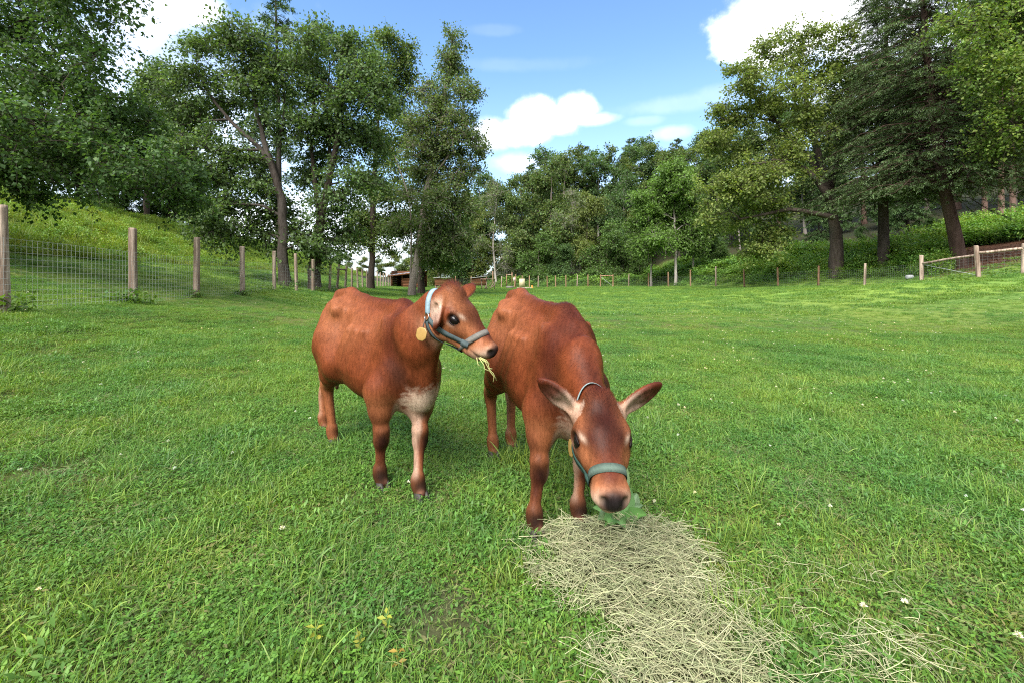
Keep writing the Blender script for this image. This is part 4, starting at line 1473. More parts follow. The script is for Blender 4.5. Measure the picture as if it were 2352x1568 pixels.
def grow(rg, trunk, trunk_r, lumps, n_clu, leaves, leaf, palette, bark, limbs=(), ratio=.62, clu_r=.8, flat=.6, twigs=9, droop=.25, shell=.45, twig_r=.006, dead=0, limb_r=.32):
    """Trunk, limbs and crown in coordinates relative to the base.
    lumps: (centre, radii, weight). Returns wood (V, Q, C) and leaves (V, T, C)."""
    trunk = np.asarray(trunk, float)
    tr = curve(trunk, 22)
    tr[1:-1] += rg.normal(0, trunk_r * .10, (20, 3)) * np.array([1, 1, .2])
    u = np.linspace(0, 1, 22)
    rad = trunk_r * (1 - .80 * u ** .9) * (1 + .24 * np.exp(-u * 34))
    WV, WQ, n0 = [], [], 0

    def put(v, q):
        nonlocal n0
        WV.append(v); WQ.append(q + n0); n0 += len(v)
    # uneven trunk rings
    v, q = tubes(tr[None], rad[None], 12)
    ang = np.tile(np.arange(12), 22); lev = np.repeat(np.arange(22), 12)
    axis_ = np.repeat(tr, 12, 0)
    v = axis_ + (v - axis_) * (1 + .10 * np.sin(ang * 2.1 + lev * .5 + rg.uniform(0, 6)) + .06 * rg.normal(0, 1, len(v)))[:, None]
    put(v, q)
    skel = [(tr, rad)]
    for lb in limbs:
        pts = curve(lb[0], 16); r = np.linspace(lb[1], lb[1] * .3, 16)
        pts[2:] += np.cumsum(rg.normal(0, .02, (14, 3)), 0) * np.linalg.norm(pts[-1] - pts[0]) * .12
        put(*tubes(pts[None], r[None], 8)); skel.append((pts, r))
    lump_c = np.array([l[0] for l in lumps]); lump_r = np.array([l[1] for l in lumps]); lw = np.array([l[2] for l in lumps], float)
    # limb into every lump
    for c, r3 in zip(lump_c, lump_r):
        allp = np.concatenate([s[0] for s in skel]); allr = np.concatenate([s[1] for s in skel])
        low = np.where(allp[:, 2] < c[2] + .2, 0, 2.5) + np.linalg.norm(allp - c, axis=1) + np.abs(c[2] - allp[:, 2] - .5 * np.linalg.norm((allp - c)[:, :2], axis=1)) * .35
        k = low.argmin()
        a = allp[k]; L = np.linalg.norm(c - a)
        if L < .3: continue
        md = (a + c) / 2 + np.array([0, 0, .10 * L]) + rg.normal(0, .07 * L, 3)
        pts = curve([a, md, c + (c - a) * .15], 12)
        pts[2:-1] += rg.normal(0, .018 * L, (9, 3))
        r = np.linspace(min(allr[k] * .75, .02 + limb_r * trunk_r * min(1, L / 3)), .012, 12)
        put(*tubes(pts[None], r[None], 6)); skel.append((pts, r))
    which = rg.choice(len(lumps), n_clu, p=lw / lw.sum())
    dv = rg.normal(0, 1, (n_clu, 3)); dv /= np.linalg.norm(dv, axis=1, keepdims=True)
    rr = rg.uniform(0, 1, n_clu) ** shell
    cc = lump_c[which] + dv * rr[:, None] * lump_r[which]
    # branch to every cluster
    allp = np.concatenate([s[0] for s in skel]); allr = np.concatenate([s[1] for s in skel])
    D = np.linalg.norm(allp[None] - cc[:, None], axis=2) + np.where(allp[None, :, 2] > cc[:, None, 2] + .3, .8, 0)
    k = D.argmin(1)
    a = allp[k]; L = np.linalg.norm(cc - a, axis=1)
    t = np.linspace(0, 1, 6)[None, :, None]
    PT = a[:, None] + (cc - a)[:, None] * t + (np.sin(t * np.pi) * np.stack([rg.normal(0, .08, n_clu), rg.normal(0, .08, n_clu), rg.uniform(0, .14, n_clu)], 1)[:, None]) * L[:, None, None]
    R0 = np.minimum(allr[k] * .7, .008 + .012 * L)
    put(*tubes(PT, R0[:, None] * np.linspace(1, .35, 6)[None], 4))
    # twigs
    nt = n_clu * twigs
    wc = np.repeat(np.arange(n_clu), twigs)
    out = cc - lump_c[which]; out /= np.linalg.norm(out, axis=1, keepdims=True) + 1e-9
    td = rg.normal(0, 1, (nt, 3)) * np.array([1, 1, flat]) + out[wc] * .55 + np.array([0, 0, .10])
    td /= np.linalg.norm(td, axis=1, keepdims=True)
    tl = rg.uniform(.45, 1.15, nt) * clu_r
    st = PT[wc, rg.randint(3, 6, nt)]
    en = st + td * tl[:, None] - np.array([0, 0, 1]) * (tl * droop * rg.uniform(.3, 1.2, nt))[:, None]
    mid_ = (st + en) / 2 + np.array([0, 0, 1]) * (tl * droop * .35)[:, None]
    if twig_r:
        put(*tubes(np.stack([st, mid_, en], 1), np.tile(np.array([1, .7, .3]) * twig_r, (nt, 1)), 3))
    # leaves
    w = rg.dirichlet(np.ones(nt) * 6) if nt else None
    live = rg.uniform(0, 1, n_clu) >= dead
    ids = rg.choice(nt, leaves, p=w); ids = ids[live[wc[ids]]]
    f = rg.uniform(.12, 1.05, len(ids))[:, None]
    p = st[ids] * (1 - f) ** 2 + mid_[ids] * 2 * f * (1 - f) + en[ids] * f * f
    p = p + rg.normal(0, leaf * .75, p.shape)
    d = td[ids] * .7 + rg.normal(0, .8, p.shape) + np.array([0, 0, -.45])
    shade = (rg.uniform(.78, 1.22, n_clu))[wc[ids]]
    lv = leaf_cloud(rg, p, d, leaf, ratio, palette, shade)
    WVv = np.concatenate(WV)
    wc_ = np.tile(bark, (len(WVv), 1)) * (.8 + .4 * vnoise(WVv[:, 0], WVv[:, 2], .8, 3))[:, None]
    return (WVv, np.concatenate(WQ), wc_), lv


def conifer(rg, trunk, trunk_r, z0, radius, n_br, tufts, size, palette, bark, droop=.35, sweep=.15, azim=None):
    """Evergreen with tiers of drooping, flat sprays."""
    tr = curve(trunk, 26)
    top = tr[-1, 2]
    u = np.linspace(0, 1, 26)
    rad = trunk_r * (1 - .9 * u) * (1 + .25 * np.exp(-u * 34))
    v, q = tubes(tr[None], rad[None], 12)
    WV, WQ, n0 = [v], [q], len(v)
    h = z0 + (top - z0) * (rg.uniform(0, 1, n_br) ** 1.05)
    az = rg.uniform(0, 6.283, n_br) if azim is None else rg.uniform(azim[0], azim[1], n_br)
    Lb = radius(np.clip((h - z0) / (top - z0), 0, 1)) * rg.uniform(.65, 1.12, n_br)
    st = np.stack([np.interp(h, tr[:, 2], tr[:, k]) for k in range(3)], 1)
    d = np.stack([np.cos(az), np.sin(az), 0 * az], 1)
    t = np.linspace(0, 1, 8)
    up = rg.uniform(.02, .28, n_br)
    PT = st[:, None] + d[:, None] * (Lb[:, None] * t)[..., None]
    PT[:, :, 2] += Lb[:, None] * (up[:, None] * t - (droop * rg.uniform(.7, 1.3, n_br))[:, None] * t ** 2)
    PT[:, 1:-1] += rg.normal(0, .03, (n_br, 6, 3)) * Lb[:, None, None]
    v, q = tubes(PT, (.010 + .008 * Lb)[:, None] * (1 - .85 * t)[None], 4)
    WV.append(v); WQ.append(q + n0); n0 += len(v)
    # side sprays
    per = 13
    ns = n_br * per
    bi = np.repeat(np.arange(n_br), per)
    f = rg.uniform(.15, 1, ns)
    k = np.clip((f * 7).astype(int), 0, 6); fr = (f * 7 - k)[:, None]
    s0 = PT[bi, k] * (1 - fr) + PT[bi, k + 1] * fr
    sgn = rg.choice([-1, 1], ns)
    side = np.cross(d[bi], [0, 0, 1.0]) * sgn[:, None]
    sd = side * rg.uniform(.5, 1, ns)[:, None] + d[bi] * rg.uniform(.35, 1.0, ns)[:, None] + np.array([0, 0, -1]) * rg.uniform(.05, .45, ns)[:, None]
    sd /= np.linalg.norm(sd, axis=1, keepdims=True)
    sl = Lb[bi] * rg.uniform(.14, .34, ns) * (1.15 - .6 * f)
    e0 = s0 + sd * sl[:, None] + np.array([0, 0, -1]) * (sl * .18)[:, None]
    v, q = tubes(np.stack([s0, e0], 1), np.tile(np.array([.008, .003]), (ns, 1)), 3)
    WV.append(v); WQ.append(q + n0)
    ids = rg.choice(ns, tufts, p=sl / sl.sum())
    g = rg.uniform(.05, 1.1, tufts)[:, None]
    p = s0[ids] * (1 - g) + e0[ids] * g + rg.normal(0, size * .16, (tufts, 3))
    dd = sd[ids] + rg.normal(0, .55, (tufts, 3)) + np.array([0, 0, -.18])
    sh = (rg.uniform(.7, 1.3, n_br))[bi[ids]]
    lv = leaf_cloud(rg, p, dd, size, .24, palette, sh, 1.2)
    WVv = np.concatenate(WV)
    wc_ = np.tile(bark, (len(WVv), 1)) * (.8 + .4 * vnoise(WVv[:, 0], WVv[:, 2], .8, 3))[:, None]
    return (WVv, np.concatenate(WQ), wc_), lv


def plant_tree(name, label, base, wood, leaves, group=None, cat='tree', mat=None):
    root = thing(name, label, cat, base, 0, group)
    w = obj('trunk', new_mesh('trunk', wood[0], [wood[1]], M_BARK, wood[2], smooth=True), root)
    c = obj('crown', new_mesh('crown', leaves[0], [leaves[1]], mat or M_LEAF, leaves[2]), root)
    c['kind'] = 'stuff'
    return root


def px_lumps(base, rows, Y, rg, deep=1.0):
    """Crown masses given as picture positions at about distance Y."""
    out = []
    for r in rows:
        px, py, rp = r[:3]
        yy = Y + (r[3] if len(r) > 3 else rg.uniform(-.35, .35) * rp / LENS_PX * Y * 3)
        m = rp / LENS_PX * Y
        out.append((P(px, py, yy) - base, (m, m * deep, m * .85), m ** 1.7))
    return out


def px_line(base, pts, Y):
    out = [P(x, y, Y + (0 if len(r) < 1 else r[0])) - base for x, y, *r in pts]
    if pts[0][1] > 550: out[0] = np.array([0, 0, -.15])     # the trunk starts in the ground
    return out


def gbase(px, Y, sink=.06):
    p = P(px, 640, Y)
    p[2] = float(ground_z(np.array([p[0]]), np.array([p[1]]))[0]) - sink
    return p


rg = np.random.RandomState(77)
# overhanging tree at the upper left, its trunk outside the frame
b = gbase(-520, 11.0)
rows = [(40, 60, 130), (200, 30, 110), (120, 190, 140), (215, 130, 50), (50, 320, 130), (200, 310, 140), (310, 370, 100), (150, 400, 70), (228, 440, 30), (85, 432, 42), (20, 410, 50), (385, 395, 95, 1.5), (345, 300, 60, 1), (245, 230, 65),
        (-150, 200, 220), (-300, 50, 260), (-350, 300, 240), (-120, 380, 130), (-30, -80, 160), (-500, 150, 250), (180, -60, 100), (430, 450, 60, 2)]
wd, lv = grow(rg, [(0, 0, 0), (.1, 0, 2), (.3, .1, 4.5), (.8, .1, 8)], .42, px_lumps(b, rows, 10.4, rg), 600, 84000, .100, [L_DARK, L_DARK * .8, L_MID, L_DARK], BARK_DARK, clu_r=.62, flat=.45, twigs=10, droop=.35, ratio=.7)
plant_tree('broadleaf_tree', 'large dark broadleaf tree whose boughs hang in from the upper left corner', b, wd, lv)

# twin trees beyond the left fence
b = gbase(655, 21.0)
rows = [(425, 200, 55), (480, 125, 60), (555, 95, 55), (500, 230, 70), (400, 290, 45), (450, 340, 60), (560, 200, 60), (560, 370, 55), (490, 420, 60), (450, 470, 40), (500, 500, 55), (475, 535, 28), (555, 460, 60), (620, 290, 50), (640, 180, 55), (640, 480, 55), (590, 535, 45), (655, 545, 40), (545, 545, 30), (360, 200, 35), (690, 560, 30), (600, 430, 30), (700, 90, 40)]
tr = px_line(b, [(655, 652), (648, 590), (652, 500), (642, 430), (628, 395), (600, 300), (575, 180)], 21)
lm = [(px_line(b, [(632, 402), (600, 340), (540, 290), (480, 220), (450, 150)], 21), .12), (px_line(b, [(640, 430), (640, 350), (655, 260), (650, 170)], 21.4), .11), (px_line(b, [(652, 500, .5), (600, 472, .2), (530, 470), (470, 500)], 20.5), .075)]
wd, lv = grow(rg, tr, .27, px_lumps(b, rows, 21, rg), 330, 36000, .155, [L_MID, L_DARK, L_GREY, L_MID], BARK_GREY * .42, lm, clu_r=.95, flat=.5, droop=.3, ratio=.68, twig_r=.009)
plant_tree('broadleaf_tree', 'spreading tree beyond the left fence with forked grey trunk and low dark skirts', b, wd, lv)
b = gbase(721, 22.0)
rows = [(700, 150, 50), (760, 95, 50), (815, 120, 45), (740, 220, 60), (690, 280, 45), (800, 230, 55), (790, 330, 55), (720, 390, 45), (800, 420, 50), (850, 330, 45), (860, 220, 45), (755, 480, 45), (700, 530, 40), (780, 545, 40), (730, 580, 30), (830, 160, 40), (620, 150, 30), (760, 300, 50), (870, 420, 35)]
tr = px_line(b, [(721, 655), (726, 590), (735, 510), (748, 450), (772, 350), (790, 200)], 22)
lm = [(px_line(b, [(735, 510), (722, 420), (712, 330), (720, 230)], 22.3), .14), (px_line(b, [(748, 450), (760, 360), (745, 250), (755, 150)], 22.5), .11)]
wd, lv = grow(rg, tr, .30, px_lumps(b, rows, 22.3, rg), 300, 33000, .155, [L_MID, L_DARK, L_GREY, L_MID, L_BLUE], BARK_DARK, lm, clu_r=.95, flat=.5, droop=.3, ratio=.68, twig_r=.009)
plant_tree('broadleaf_tree', 'tall tree with dark forked trunk close behind the spreading tree, beyond the left fence', b, wd, lv)
# slimmer tree near the fence's far end
b = gbase(853, 34.0)
rows = [(880, 95, 30), (905, 150, 35), (870, 180, 40), (900, 250, 40), (860, 300, 35), (895, 350, 40), (850, 420, 35), (890, 450, 40), (820, 490, 35), (870, 520, 40), (835, 560, 32), (885, 575, 26), (800, 545, 25), (925, 125, 26), (932, 200, 34), (940, 300, 38), (928, 390, 36), (905, 510, 34)]
wd, lv = grow(rg, px_line(b, [(853, 650), (855, 560), (857, 450), (868, 300), (880, 120)], 34), .26, px_lumps(b, rows, 34, rg), 280, 29000, .20, [L_MID, L_DARK, L_OLIVE], BARK_DARK, clu_r=1.1, flat=.6, ratio=.66, twig_r=.01)
plant_tree('broadleaf_tree', 'slender dark stemmed tree by the far end of the left fence', b, wd, lv)
# leaning tree in the field
b = gbase(945, 29.0)
rows = [(1038, 95, 20), (1030, 140, 26), (1015, 200, 34), (1065, 215, 30), (985, 270, 38), (1040, 290, 45), (1085, 320, 30), (960, 350, 36), (1010, 380, 45), (1070, 400, 36), (945, 440, 35), (1000, 470, 50), (1060, 480, 32), (970, 540, 45), (1030, 545, 42), (925, 520, 28), (1105, 345, 16), (1075, 560, 26), (990, 590, 25), (1020, 250, 25), (1050, 165, 22), (1000, 325, 28), (975, 405, 30), (1040, 440, 30), (1000, 225, 22), (1060, 270, 24), (1035, 345, 30), (965, 205, 26), (950, 285, 28)]
tr = px_line(b, [(945, 682), (955, 610), (963, 560), (975, 470), (992, 380), (1008, 280), (1028, 180), (1040, 80)], 29)
lm = [(px_line(b, [(963, 560), (940, 470), (915, 390), (900, 340)], 28.6), .07), (px_line(b, [(985, 420), (1030, 360), (1070, 310), (1100, 280)], 28.7), .07), (px_line(b, [(975, 470), (1020, 440), (1060, 380)], 28.5), .06)]
wd, lv = grow(rg, tr, .26, px_lumps(b, rows, 29, rg), 420, 46000, .165, [L_MID, L_GREY, L_OLIVE, L_DARK], np.array([.27, .23, .20]), lm, clu_r=.95, flat=.8, ratio=.6, twig_r=.012, droop=.2)
plant_tree('broadleaf_tree', 'leaning pale barked tree standing in the field behind the raised head', b, wd, lv)
b = gbase(966, 33.0)
wd, lv = grow(rg, px_line(b, [(966, 668), (968, 620), (975, 570), (990, 500), (1000, 420)], 33), .27, px_lumps(b, [(1000, 450, 35), (1030, 520, 38), (960, 500, 35), (1000, 580, 36), (1045, 590, 24)], 33, rg), 110, 12000, .18, [L_DARK, L_MID], BARK_DARK * 1.3, clu_r=1.0, ratio=.6, twig_r=.01)
plant_tree('broadleaf_tree', 'smaller dark trunked tree right behind the leaning pale one', b, wd, lv)
# tall pine behind the twin trees
b = gbase(640, 42.0)
wd, lv = conifer(rg, px_line(b, [(640, 600), (640, 300), (632, -60)], 42), .35, 7.0, lambda u: 4.2 * (1 - u) ** .75 + .5, 150, 26000, .30, [L_DARK, L_BLUE, L_MID], BARK_DARK, droop=.18)
plant_tree('pine_tree', 'tall pine rising behind the twin trees above every crown on the left', b, wd, lv, mat=M_NEEDLE)
# trees along the hill crest
for k, (px, Y, rows, lab) in enumerate([
        (335, 36, [(330, 250, 45), (370, 190, 40), (345, 330, 50), (400, 260, 40), (310, 380, 35), (380, 380, 40)], 'tree on the hill crest seen beneath the overhanging boughs'),
        (440, 44, [(430, 250, 40), (470, 330, 45), (420, 370, 45), (480, 420, 40), (440, 440, 35)], 'tree on the hill crest behind the spreading tree'),
        (180, 30, [(150, 330, 60), (220, 280, 60), (180, 380, 50), (250, 370, 40)], 'shaded tree on the hill crest at the far left'),
        (262, 37, [(250, 400, 30), (280, 350, 40), (240, 340, 40), (290, 415, 22)], 'low dark tree on the hill crest under the overhanging boughs'),
        (385, 41, [(390, 420, 30), (370, 380, 35), (410, 440, 24), (400, 360, 40)], 'bushy tree on the hill crest in the gap left of the spreading tree'),
        (30, 28, [(40, 330, 60), (-20, 280, 70), (80, 370, 45)], 'dark tree on the hill crest at the picture edge')]):
    b = gbase(px, Y)
    wd, lv = grow(rg, px_line(b, [(px, 640 - (b[2] - EYE) / Y * LENS_PX + 6), (px + 4, 380), (px + 10, 240)], Y), .24, px_lumps(b, rows, Y, rg), 110, 13000, .22, [L_DARK, L_MID], BARK_DARK, clu_r=1.1, ratio=.66, twig_r=.01)
    plant_tree('broadleaf_tree', lab, b, wd, lv, 'trees along the left hill crest')

# great maple on the right
b = gbase(1921, 31.0)
rows = [(1700, 185, 50), (1760, 140, 60), (1830, 110, 60), (1900, 90, 50), (1660, 280, 42), (1720, 260, 60), (1800, 220, 70), (1880, 190, 60), (1680, 360, 50), (1640, 440, 40), (1720, 420, 60), (1680, 500, 48), (1760, 470, 55), (1800, 370, 60), (1725, 560, 34), (1850, 300, 60), (1790, 530, 30), (1640, 490, 30), (1940, 280, 55), (1765, 565, 26), (1700, 440, 50), (1645, 330, 30), (1960, 160, 40)]
tr = px_line(b, [(1921, 612), (1919, 560), (1914, 500), (1902, 430), (1885, 380), (1862, 280), (1845, 180)], 31)
lm = [(px_line(b, [(1908, 465), (1880, 415), (1845, 385), (1790, 375), (1740, 380)], 30.5), .26), (px_line(b, [(1914, 500), (1870, 490), (1815, 478), (1760, 490), (1700, 500)], 30), .20), (px_line(b, [(1900, 430), (1850, 360), (1790, 290), (1740, 240), (1700, 190)], 31), .20), (px_line(b, [(1905, 450), (1925, 350), (1930, 250)], 31.4), .2)]
wd, lv = grow(rg, tr, .44, px_lumps(b, rows, 30.5, rg), 350, 46000, .18, [L_MID * 1.2, L_YEL * 1.1, L_OLIVE * 1.15, L_YEL, L_MID * 1.2], BARK_DARK * 1.25, lm, clu_r=1.1, flat=.26, droop=.25, ratio=.72, twig_r=.012)
plant_tree('maple_tree', 'great spreading tree with thick ridged trunk and yellowish layered leaves on the right bank', b, wd, lv)
# hemlocks
b = gbase(2206, 24.5)
wd, lv = conifer(rg, px_line(b, [(2206, 592), (2192, 520), (2172, 460), (2150, 300), (2125, 100), (2110, -250)], 24.5), .33, 4.3, lambda u: 4.3 * (1 - u) ** .6 + .6, 460, 130000, .135, [L_GREY, L_GREY * .85, L_MID, L_DARK * 1.3], BARK_RED * .55, droop=.32)
plant_tree('hemlock_tree', 'big dark hemlock with leaning reddish trunk on the mulched bank', b, wd, lv, mat=M_NEEDLE)
b = gbase(2030, 29.0)
wd, lv = conifer(rg, px_line(b, [(2030, 600), (2028, 400), (2035, 100), (2040, -120)], 29), .33, 4.6, lambda u: 5.0 * (1 - u) ** .7 + .5, 460, 130000, .145, [L_GREY, L_GREY * .85, L_MID, L_DARK * 1.3], BARK_DARK, droop=.34)
plant_tree('hemlock_tree', 'dense drooping hemlock between the great spreading tree and the leaning hemlock', b, wd, lv, mat=M_NEEDLE)
# leafy tree at the right edge
b = gbase(2470, 21.0)
rows = [(2230, 60, 60), (2320, 40, 80), (2290, 150, 80), (2360, 180, 90), (2230, 170, 40), (2340, 290, 70), (2380, 80, 90), (2300, 340, 40), (2250, -20, 60), (2450, 250, 100), (2480, 50, 120)]
wd, lv = grow(rg, px_line(b, [(2470, 600), (2450, 400), (2440, 200), (2420, 0)], 21), .3, px_lumps(b, rows, 20.5, rg), 300, 40000, .14, [L_BRIGHT, L_MID, L_YEL], BARK_DARK, clu_r=.9, flat=.45, droop=.3, ratio=.7, twig_r=.009)
plant_tree('broadleaf_tree', 'bright green leafy tree reaching in at the upper right corner', b, wd, lv)
# light green poplar at the field edge
b = gbase(1552, 45.0)
rows = [(1548, 395, 34), (1530, 440, 45), (1575, 455, 42), (1545, 500, 48), (1495, 490, 30), (1600, 510, 30), (1510, 545, 34), (1570, 550, 34), (1475, 455, 25), (1555, 420, 40)]
wd, lv = grow(rg, px_line(b, [(1552, 655), (1552, 560), (1548, 480), (1548, 390)], 45), .16, px_lumps(b, rows, 45, rg), 230, 32000, .22, [L_BRIGHT, L_BRIGHT * .9, L_MID * 1.2], BARK_PALE, clu_r=1.1, flat=.6, ratio=.7, twig_r=.01)
plant_tree('poplar_tree', 'light green tree with thin white trunk at the edge of the wood', b, wd, lv)
for px, Y, rows, lab in [(1495, 47, [(1480, 560, 30), (1505, 520, 30), (1465, 520, 24), (1490, 470, 26)], 'young pale stemmed tree left of the light green one'),
                         (1591, 46.5, [(1600, 560, 26), (1625, 520, 26), (1590, 480, 26)], 'thin grey stemmed tree right of the light green one')]:
    b = gbase(px, Y)
    wd, lv = grow(rg, px_line(b, [(px, 655), (px + 2, 560), (px, 470)], Y), .12, px_lumps(b, rows, Y, rg), 80, 9000, .24, [L_MID, L_BRIGHT * .8], BARK_PALE * .9, clu_r=1.1, ratio=.7, twig_r=.01)
    plant_tree('broadleaf_tree', lab, b, wd, lv)

# ---- the wood: kinds of tree, then copies of each
def kind_leafy(seed, hgt, wid, z0, n_l, leaf, pal, bark, tr_r, dead=0.0, lumps=13, n_clu=150):
    r = np.random.RandomState(seed)
    L = []
    for k in range(lumps):
        u = (k + .5) / lumps
        z = z0 + (hgt - z0) * (u ** .9)
        w_ = wid * (.45 + 1.1 * math.sin(math.pi * min(1, .18 + .8 * u))) * .62
        a = r.uniform(0, 6.28)
        rr = r.uniform(.2, 1) * w_
        s = r.uniform(.75, 1.2) * wid * .40 * (1.15 - .5 * u)
        L.append(((rr * math.cos(a), rr * math.sin(a), z - s * .4), (s, s, s * .8), s ** 1.7))
    return grow(r, [(0, 0, 0), (r.normal(0, .3), r.normal(0, .3), hgt * .4), (r.normal(0, .5), r.normal(0, .5), hgt * .93)], tr_r, L, n_clu, n_l, leaf, pal, bark, clu_r=1.25, flat=.5, ratio=.72, twig_r=.014, dead=dead, twigs=8)


KINDS_ = [
    ('broadleaf_tree', *kind_leafy(1, 16, 4.6, 2.5, 17000, .30, [L_MID, L_DARK, L_OLIVE], BARK_GREY, .22), M_LEAF),
    ('broadleaf_tree', *kind_leafy(2, 14, 4.2, 1.5, 17000, .30, [L_MID, L_YEL * .8, L_OLIVE], BARK_GREY, .2), M_LEAF),
    ('broadleaf_tree', *kind_leafy(3, 17, 4.4, 5, 15000, .30, [L_DARK, L_MID, L_BLUE], BARK_PALE * .8, .2), M_LEAF),
    ('broadleaf_tree', *kind_leafy(4, 15, 4.0, 3, 11000, .28, [L_GREY, L_OLIVE, L_MID], BARK_PALE, .19, .45), M_LEAF),
    ('broadleaf_tree', *kind_leafy(5, 8, 3.6, .6, 13000, .26, [L_MID, L_BRIGHT * .8, L_DARK], BARK_GREY, .12), M_LEAF),
    ('broadleaf_tree', *kind_leafy(8, 9, 3.4, .8, 13000, .27, [L_DARK, L_BLUE, L_MID], BARK_DARK, .13), M_LEAF),
]
r_ = np.random.RandomState(6)
KINDS_.append(('pine_tree', *conifer(r_, [(0, 0, 0), (.2, .1, 9), (0, .2, 19)], .26, 8, lambda u: 3.4 * (1 - u) ** .6 + .4, 90, 14000, .42, [L_DARK, L_BLUE, L_OLIVE * .8], BARK_RED * .7, droop=.12), M_NEEDLE))
r_ = np.random.RandomState(9)
KINDS_.append(('hemlock_tree', *conifer(r_, [(0, 0, 0), (.1, 0, 8), (0, .1, 15)], .24, 1.2, lambda u: 3.8 * (1 - u) ** .8 + .3, 130, 16000, .40, [L_DARK, L_BLUE, L_MID * .8], BARK_DARK, droop=.3), M_NEEDLE))
HGT = [16, 14, 17, 15, 8, 9, 19, 15]
KMESH = [(nm, new_mesh('trunk', w_[0], [w_[1]], M_BARK, w_[2], smooth=True), new_mesh('crown', l_[0], [l_[1]], mt, l_[2])) for nm, w_, l_, mt in KINDS_]


def wood_tree(kind, px, Y, top_py, label, group, turn=0.0, wide=1.0):
    nm, tm, cm = KMESH[kind]
    b = gbase(px, Y)
    h = EYE + (HORIZON - top_py) / LENS_PX * Y - b[2]
    s = h / HGT[kind]
    root = thing(nm, label, 'tree', b, turn, group)
    sw = wide * (s if s < 1.25 else 1.25 + (s - 1.25) * .5)
    root.scale = (sw, sw, s)
    obj('trunk', tm, root)
    c = obj('crown', cm, root); c['kind'] = 'stuff'
    return root


FRONT = [  # kind, picture x, distance, top row, what stands before it
    (1, 1005, 60, 520, 'bushy tree behind the left hutch'),
    (5, 1052, 64, 500, 'dark low tree behind the gap between the two hutches'),
    (1, 1085, 62, 445, 'rounded tree behind the right hutch'),
    (3, 1140, 60, 415, 'thin crowned tree with bare pale branches behind the tilted white sign'),
    (0, 1195, 62, 425, 'mid green tree behind the upright pale board'),
    (4, 1235, 58, 540, 'low leafy tree behind the orange marker'),
    (0, 1268, 62, 350, 'tall mid green tree left of the bare branched one'),
    (3, 1312, 61, 425, 'bare branched pale tree in the middle of the wood edge'),
    (5, 1290, 57, 560, 'dark bushy tree at the foot of the bare branched one'),
    (1, 1352, 60, 440, 'yellowish green tree beside the bare branched one'),
    (4, 1392, 56, 520, 'low leafy tree behind the braced gate posts in the far fence'),
    (2, 1430, 60, 400, 'tree with slim pale stem right of the braced gate posts'),
    (4, 1450, 55, 560, 'small bright tree near the pale stems'),
    (1, 1468, 58, 470, 'rounded yellowish tree just left of the light green one'),
    (5, 1620, 52, 480, 'dark tree just right of the light green one'),
    (4, 1655, 47, 560, 'low leafy tree beneath the left skirts of the great spreading tree'),
    (5, 1735, 45, 520, 'dark low tree below the yellowish layered boughs'),
    (5, 1815, 43, 530, 'dark low tree left of the thick ridged trunk'),
    (7, 1880, 42, 420, 'dark hemlock close behind the thick ridged trunk'),
    (5, 1975, 41, 520, 'dark low tree right of the thick ridged trunk'),
    (7, 2085, 38, 300, 'dark hemlock behind the two big hemlocks'),
    (5, 2130, 36, 500, 'dark low tree behind the leaning hemlock trunk'),
]
for k, (kd, px, Y, tp, lab) in enumerate(FRONT):
    wood_tree(kd, px, Y, tp, lab, 'trees along the wood edge', k * 2.4, 1.0 if kd in (4, 5) else .85)
BACK = [(2, 1110, 74, 400), (0, 1170, 76, 395), (6, 1222, 78, 380), (2, 1262, 80, 345), (0, 1300, 77, 342), (6, 1342, 82, 335), (2, 1378, 78, 345), (0, 1412, 80, 338), (6, 1452, 84, 318), (2, 1482, 80, 312), (0, 1520, 76, 325), (6, 1555, 80, 320), (2, 1592, 74, 318), (0, 1632, 70, 290),
        (2, 1680, 64, 300), (0, 1730, 62, 280), (6, 1790, 60, 200), (2, 1850, 56, 240), (0, 1920, 54, 220), (6, 1985, 52, 120), (2, 2060, 50, 150), (0, 2130, 48, 120), (6, 2200, 46, 60), (2, 2260, 42, 200), (0, 2330, 40, 150), (2, 2420, 40, 100),
        (0, 1060, 78, 470), (2, 1020, 84, 520), (0, 1340, 66, 500), (2, 1215, 66, 470), (0, 1500, 62, 430), (0, 1560, 58, 420), (2, 1700, 56, 420), (0, 1400, 66, 460), (7, 1780, 52, 400), (7, 1930, 50, 380), (7, 2030, 46, 350), (0, 1650, 60, 400)]
WHERE = {1110: 'above the right hutch', 1170: 'above the narrow gate', 1222: 'above the orange marker', 1262: 'where the ridge first rises', 1300: 'behind the tall mid green tree', 1342: 'over the bare branched tree', 1378: 'just right of the bare branched tree', 1412: 'above the braced gate posts', 1452: 'right of the braced gate posts', 1482: 'above the young pale stems', 1520: 'just left of the light green tree', 1555: 'straight above the light green tree', 1592: 'just right of the light green tree',
         1632: 'touching the left edge of the great spreading tree', 1680: 'behind the left boughs of the great spreading tree', 1730: 'behind the middle of the great spreading tree', 1790: 'behind the top of the great spreading tree', 1850: 'above the thick ridged trunk', 1920: 'between the great spreading tree and the hemlocks', 1985: 'behind the dense drooping hemlock', 2060: 'between the two big hemlocks', 2130: 'behind the leaning hemlock', 2200: 'right of the leaning hemlock top', 2260: 'behind the grey pine stem', 2330: 'behind the pair of reddish stems', 2420: 'at the right picture edge'}
for k, (kd, px, Y, tp) in enumerate(BACK):
    if px in WHERE and k < 26:
        lab = ('dark pine' if kd == 6 else 'tall pale stemmed tree' if kd == 2 else 'broad green tree') + ' of the skyline ' + WHERE[px]
    else:
        lab = 'shaded tree within the wood, hidden between its edge and the skyline'
    wood_tree(kd, px, Y, tp, lab, 'trees deep in the wood', k * 1.7 + .5)
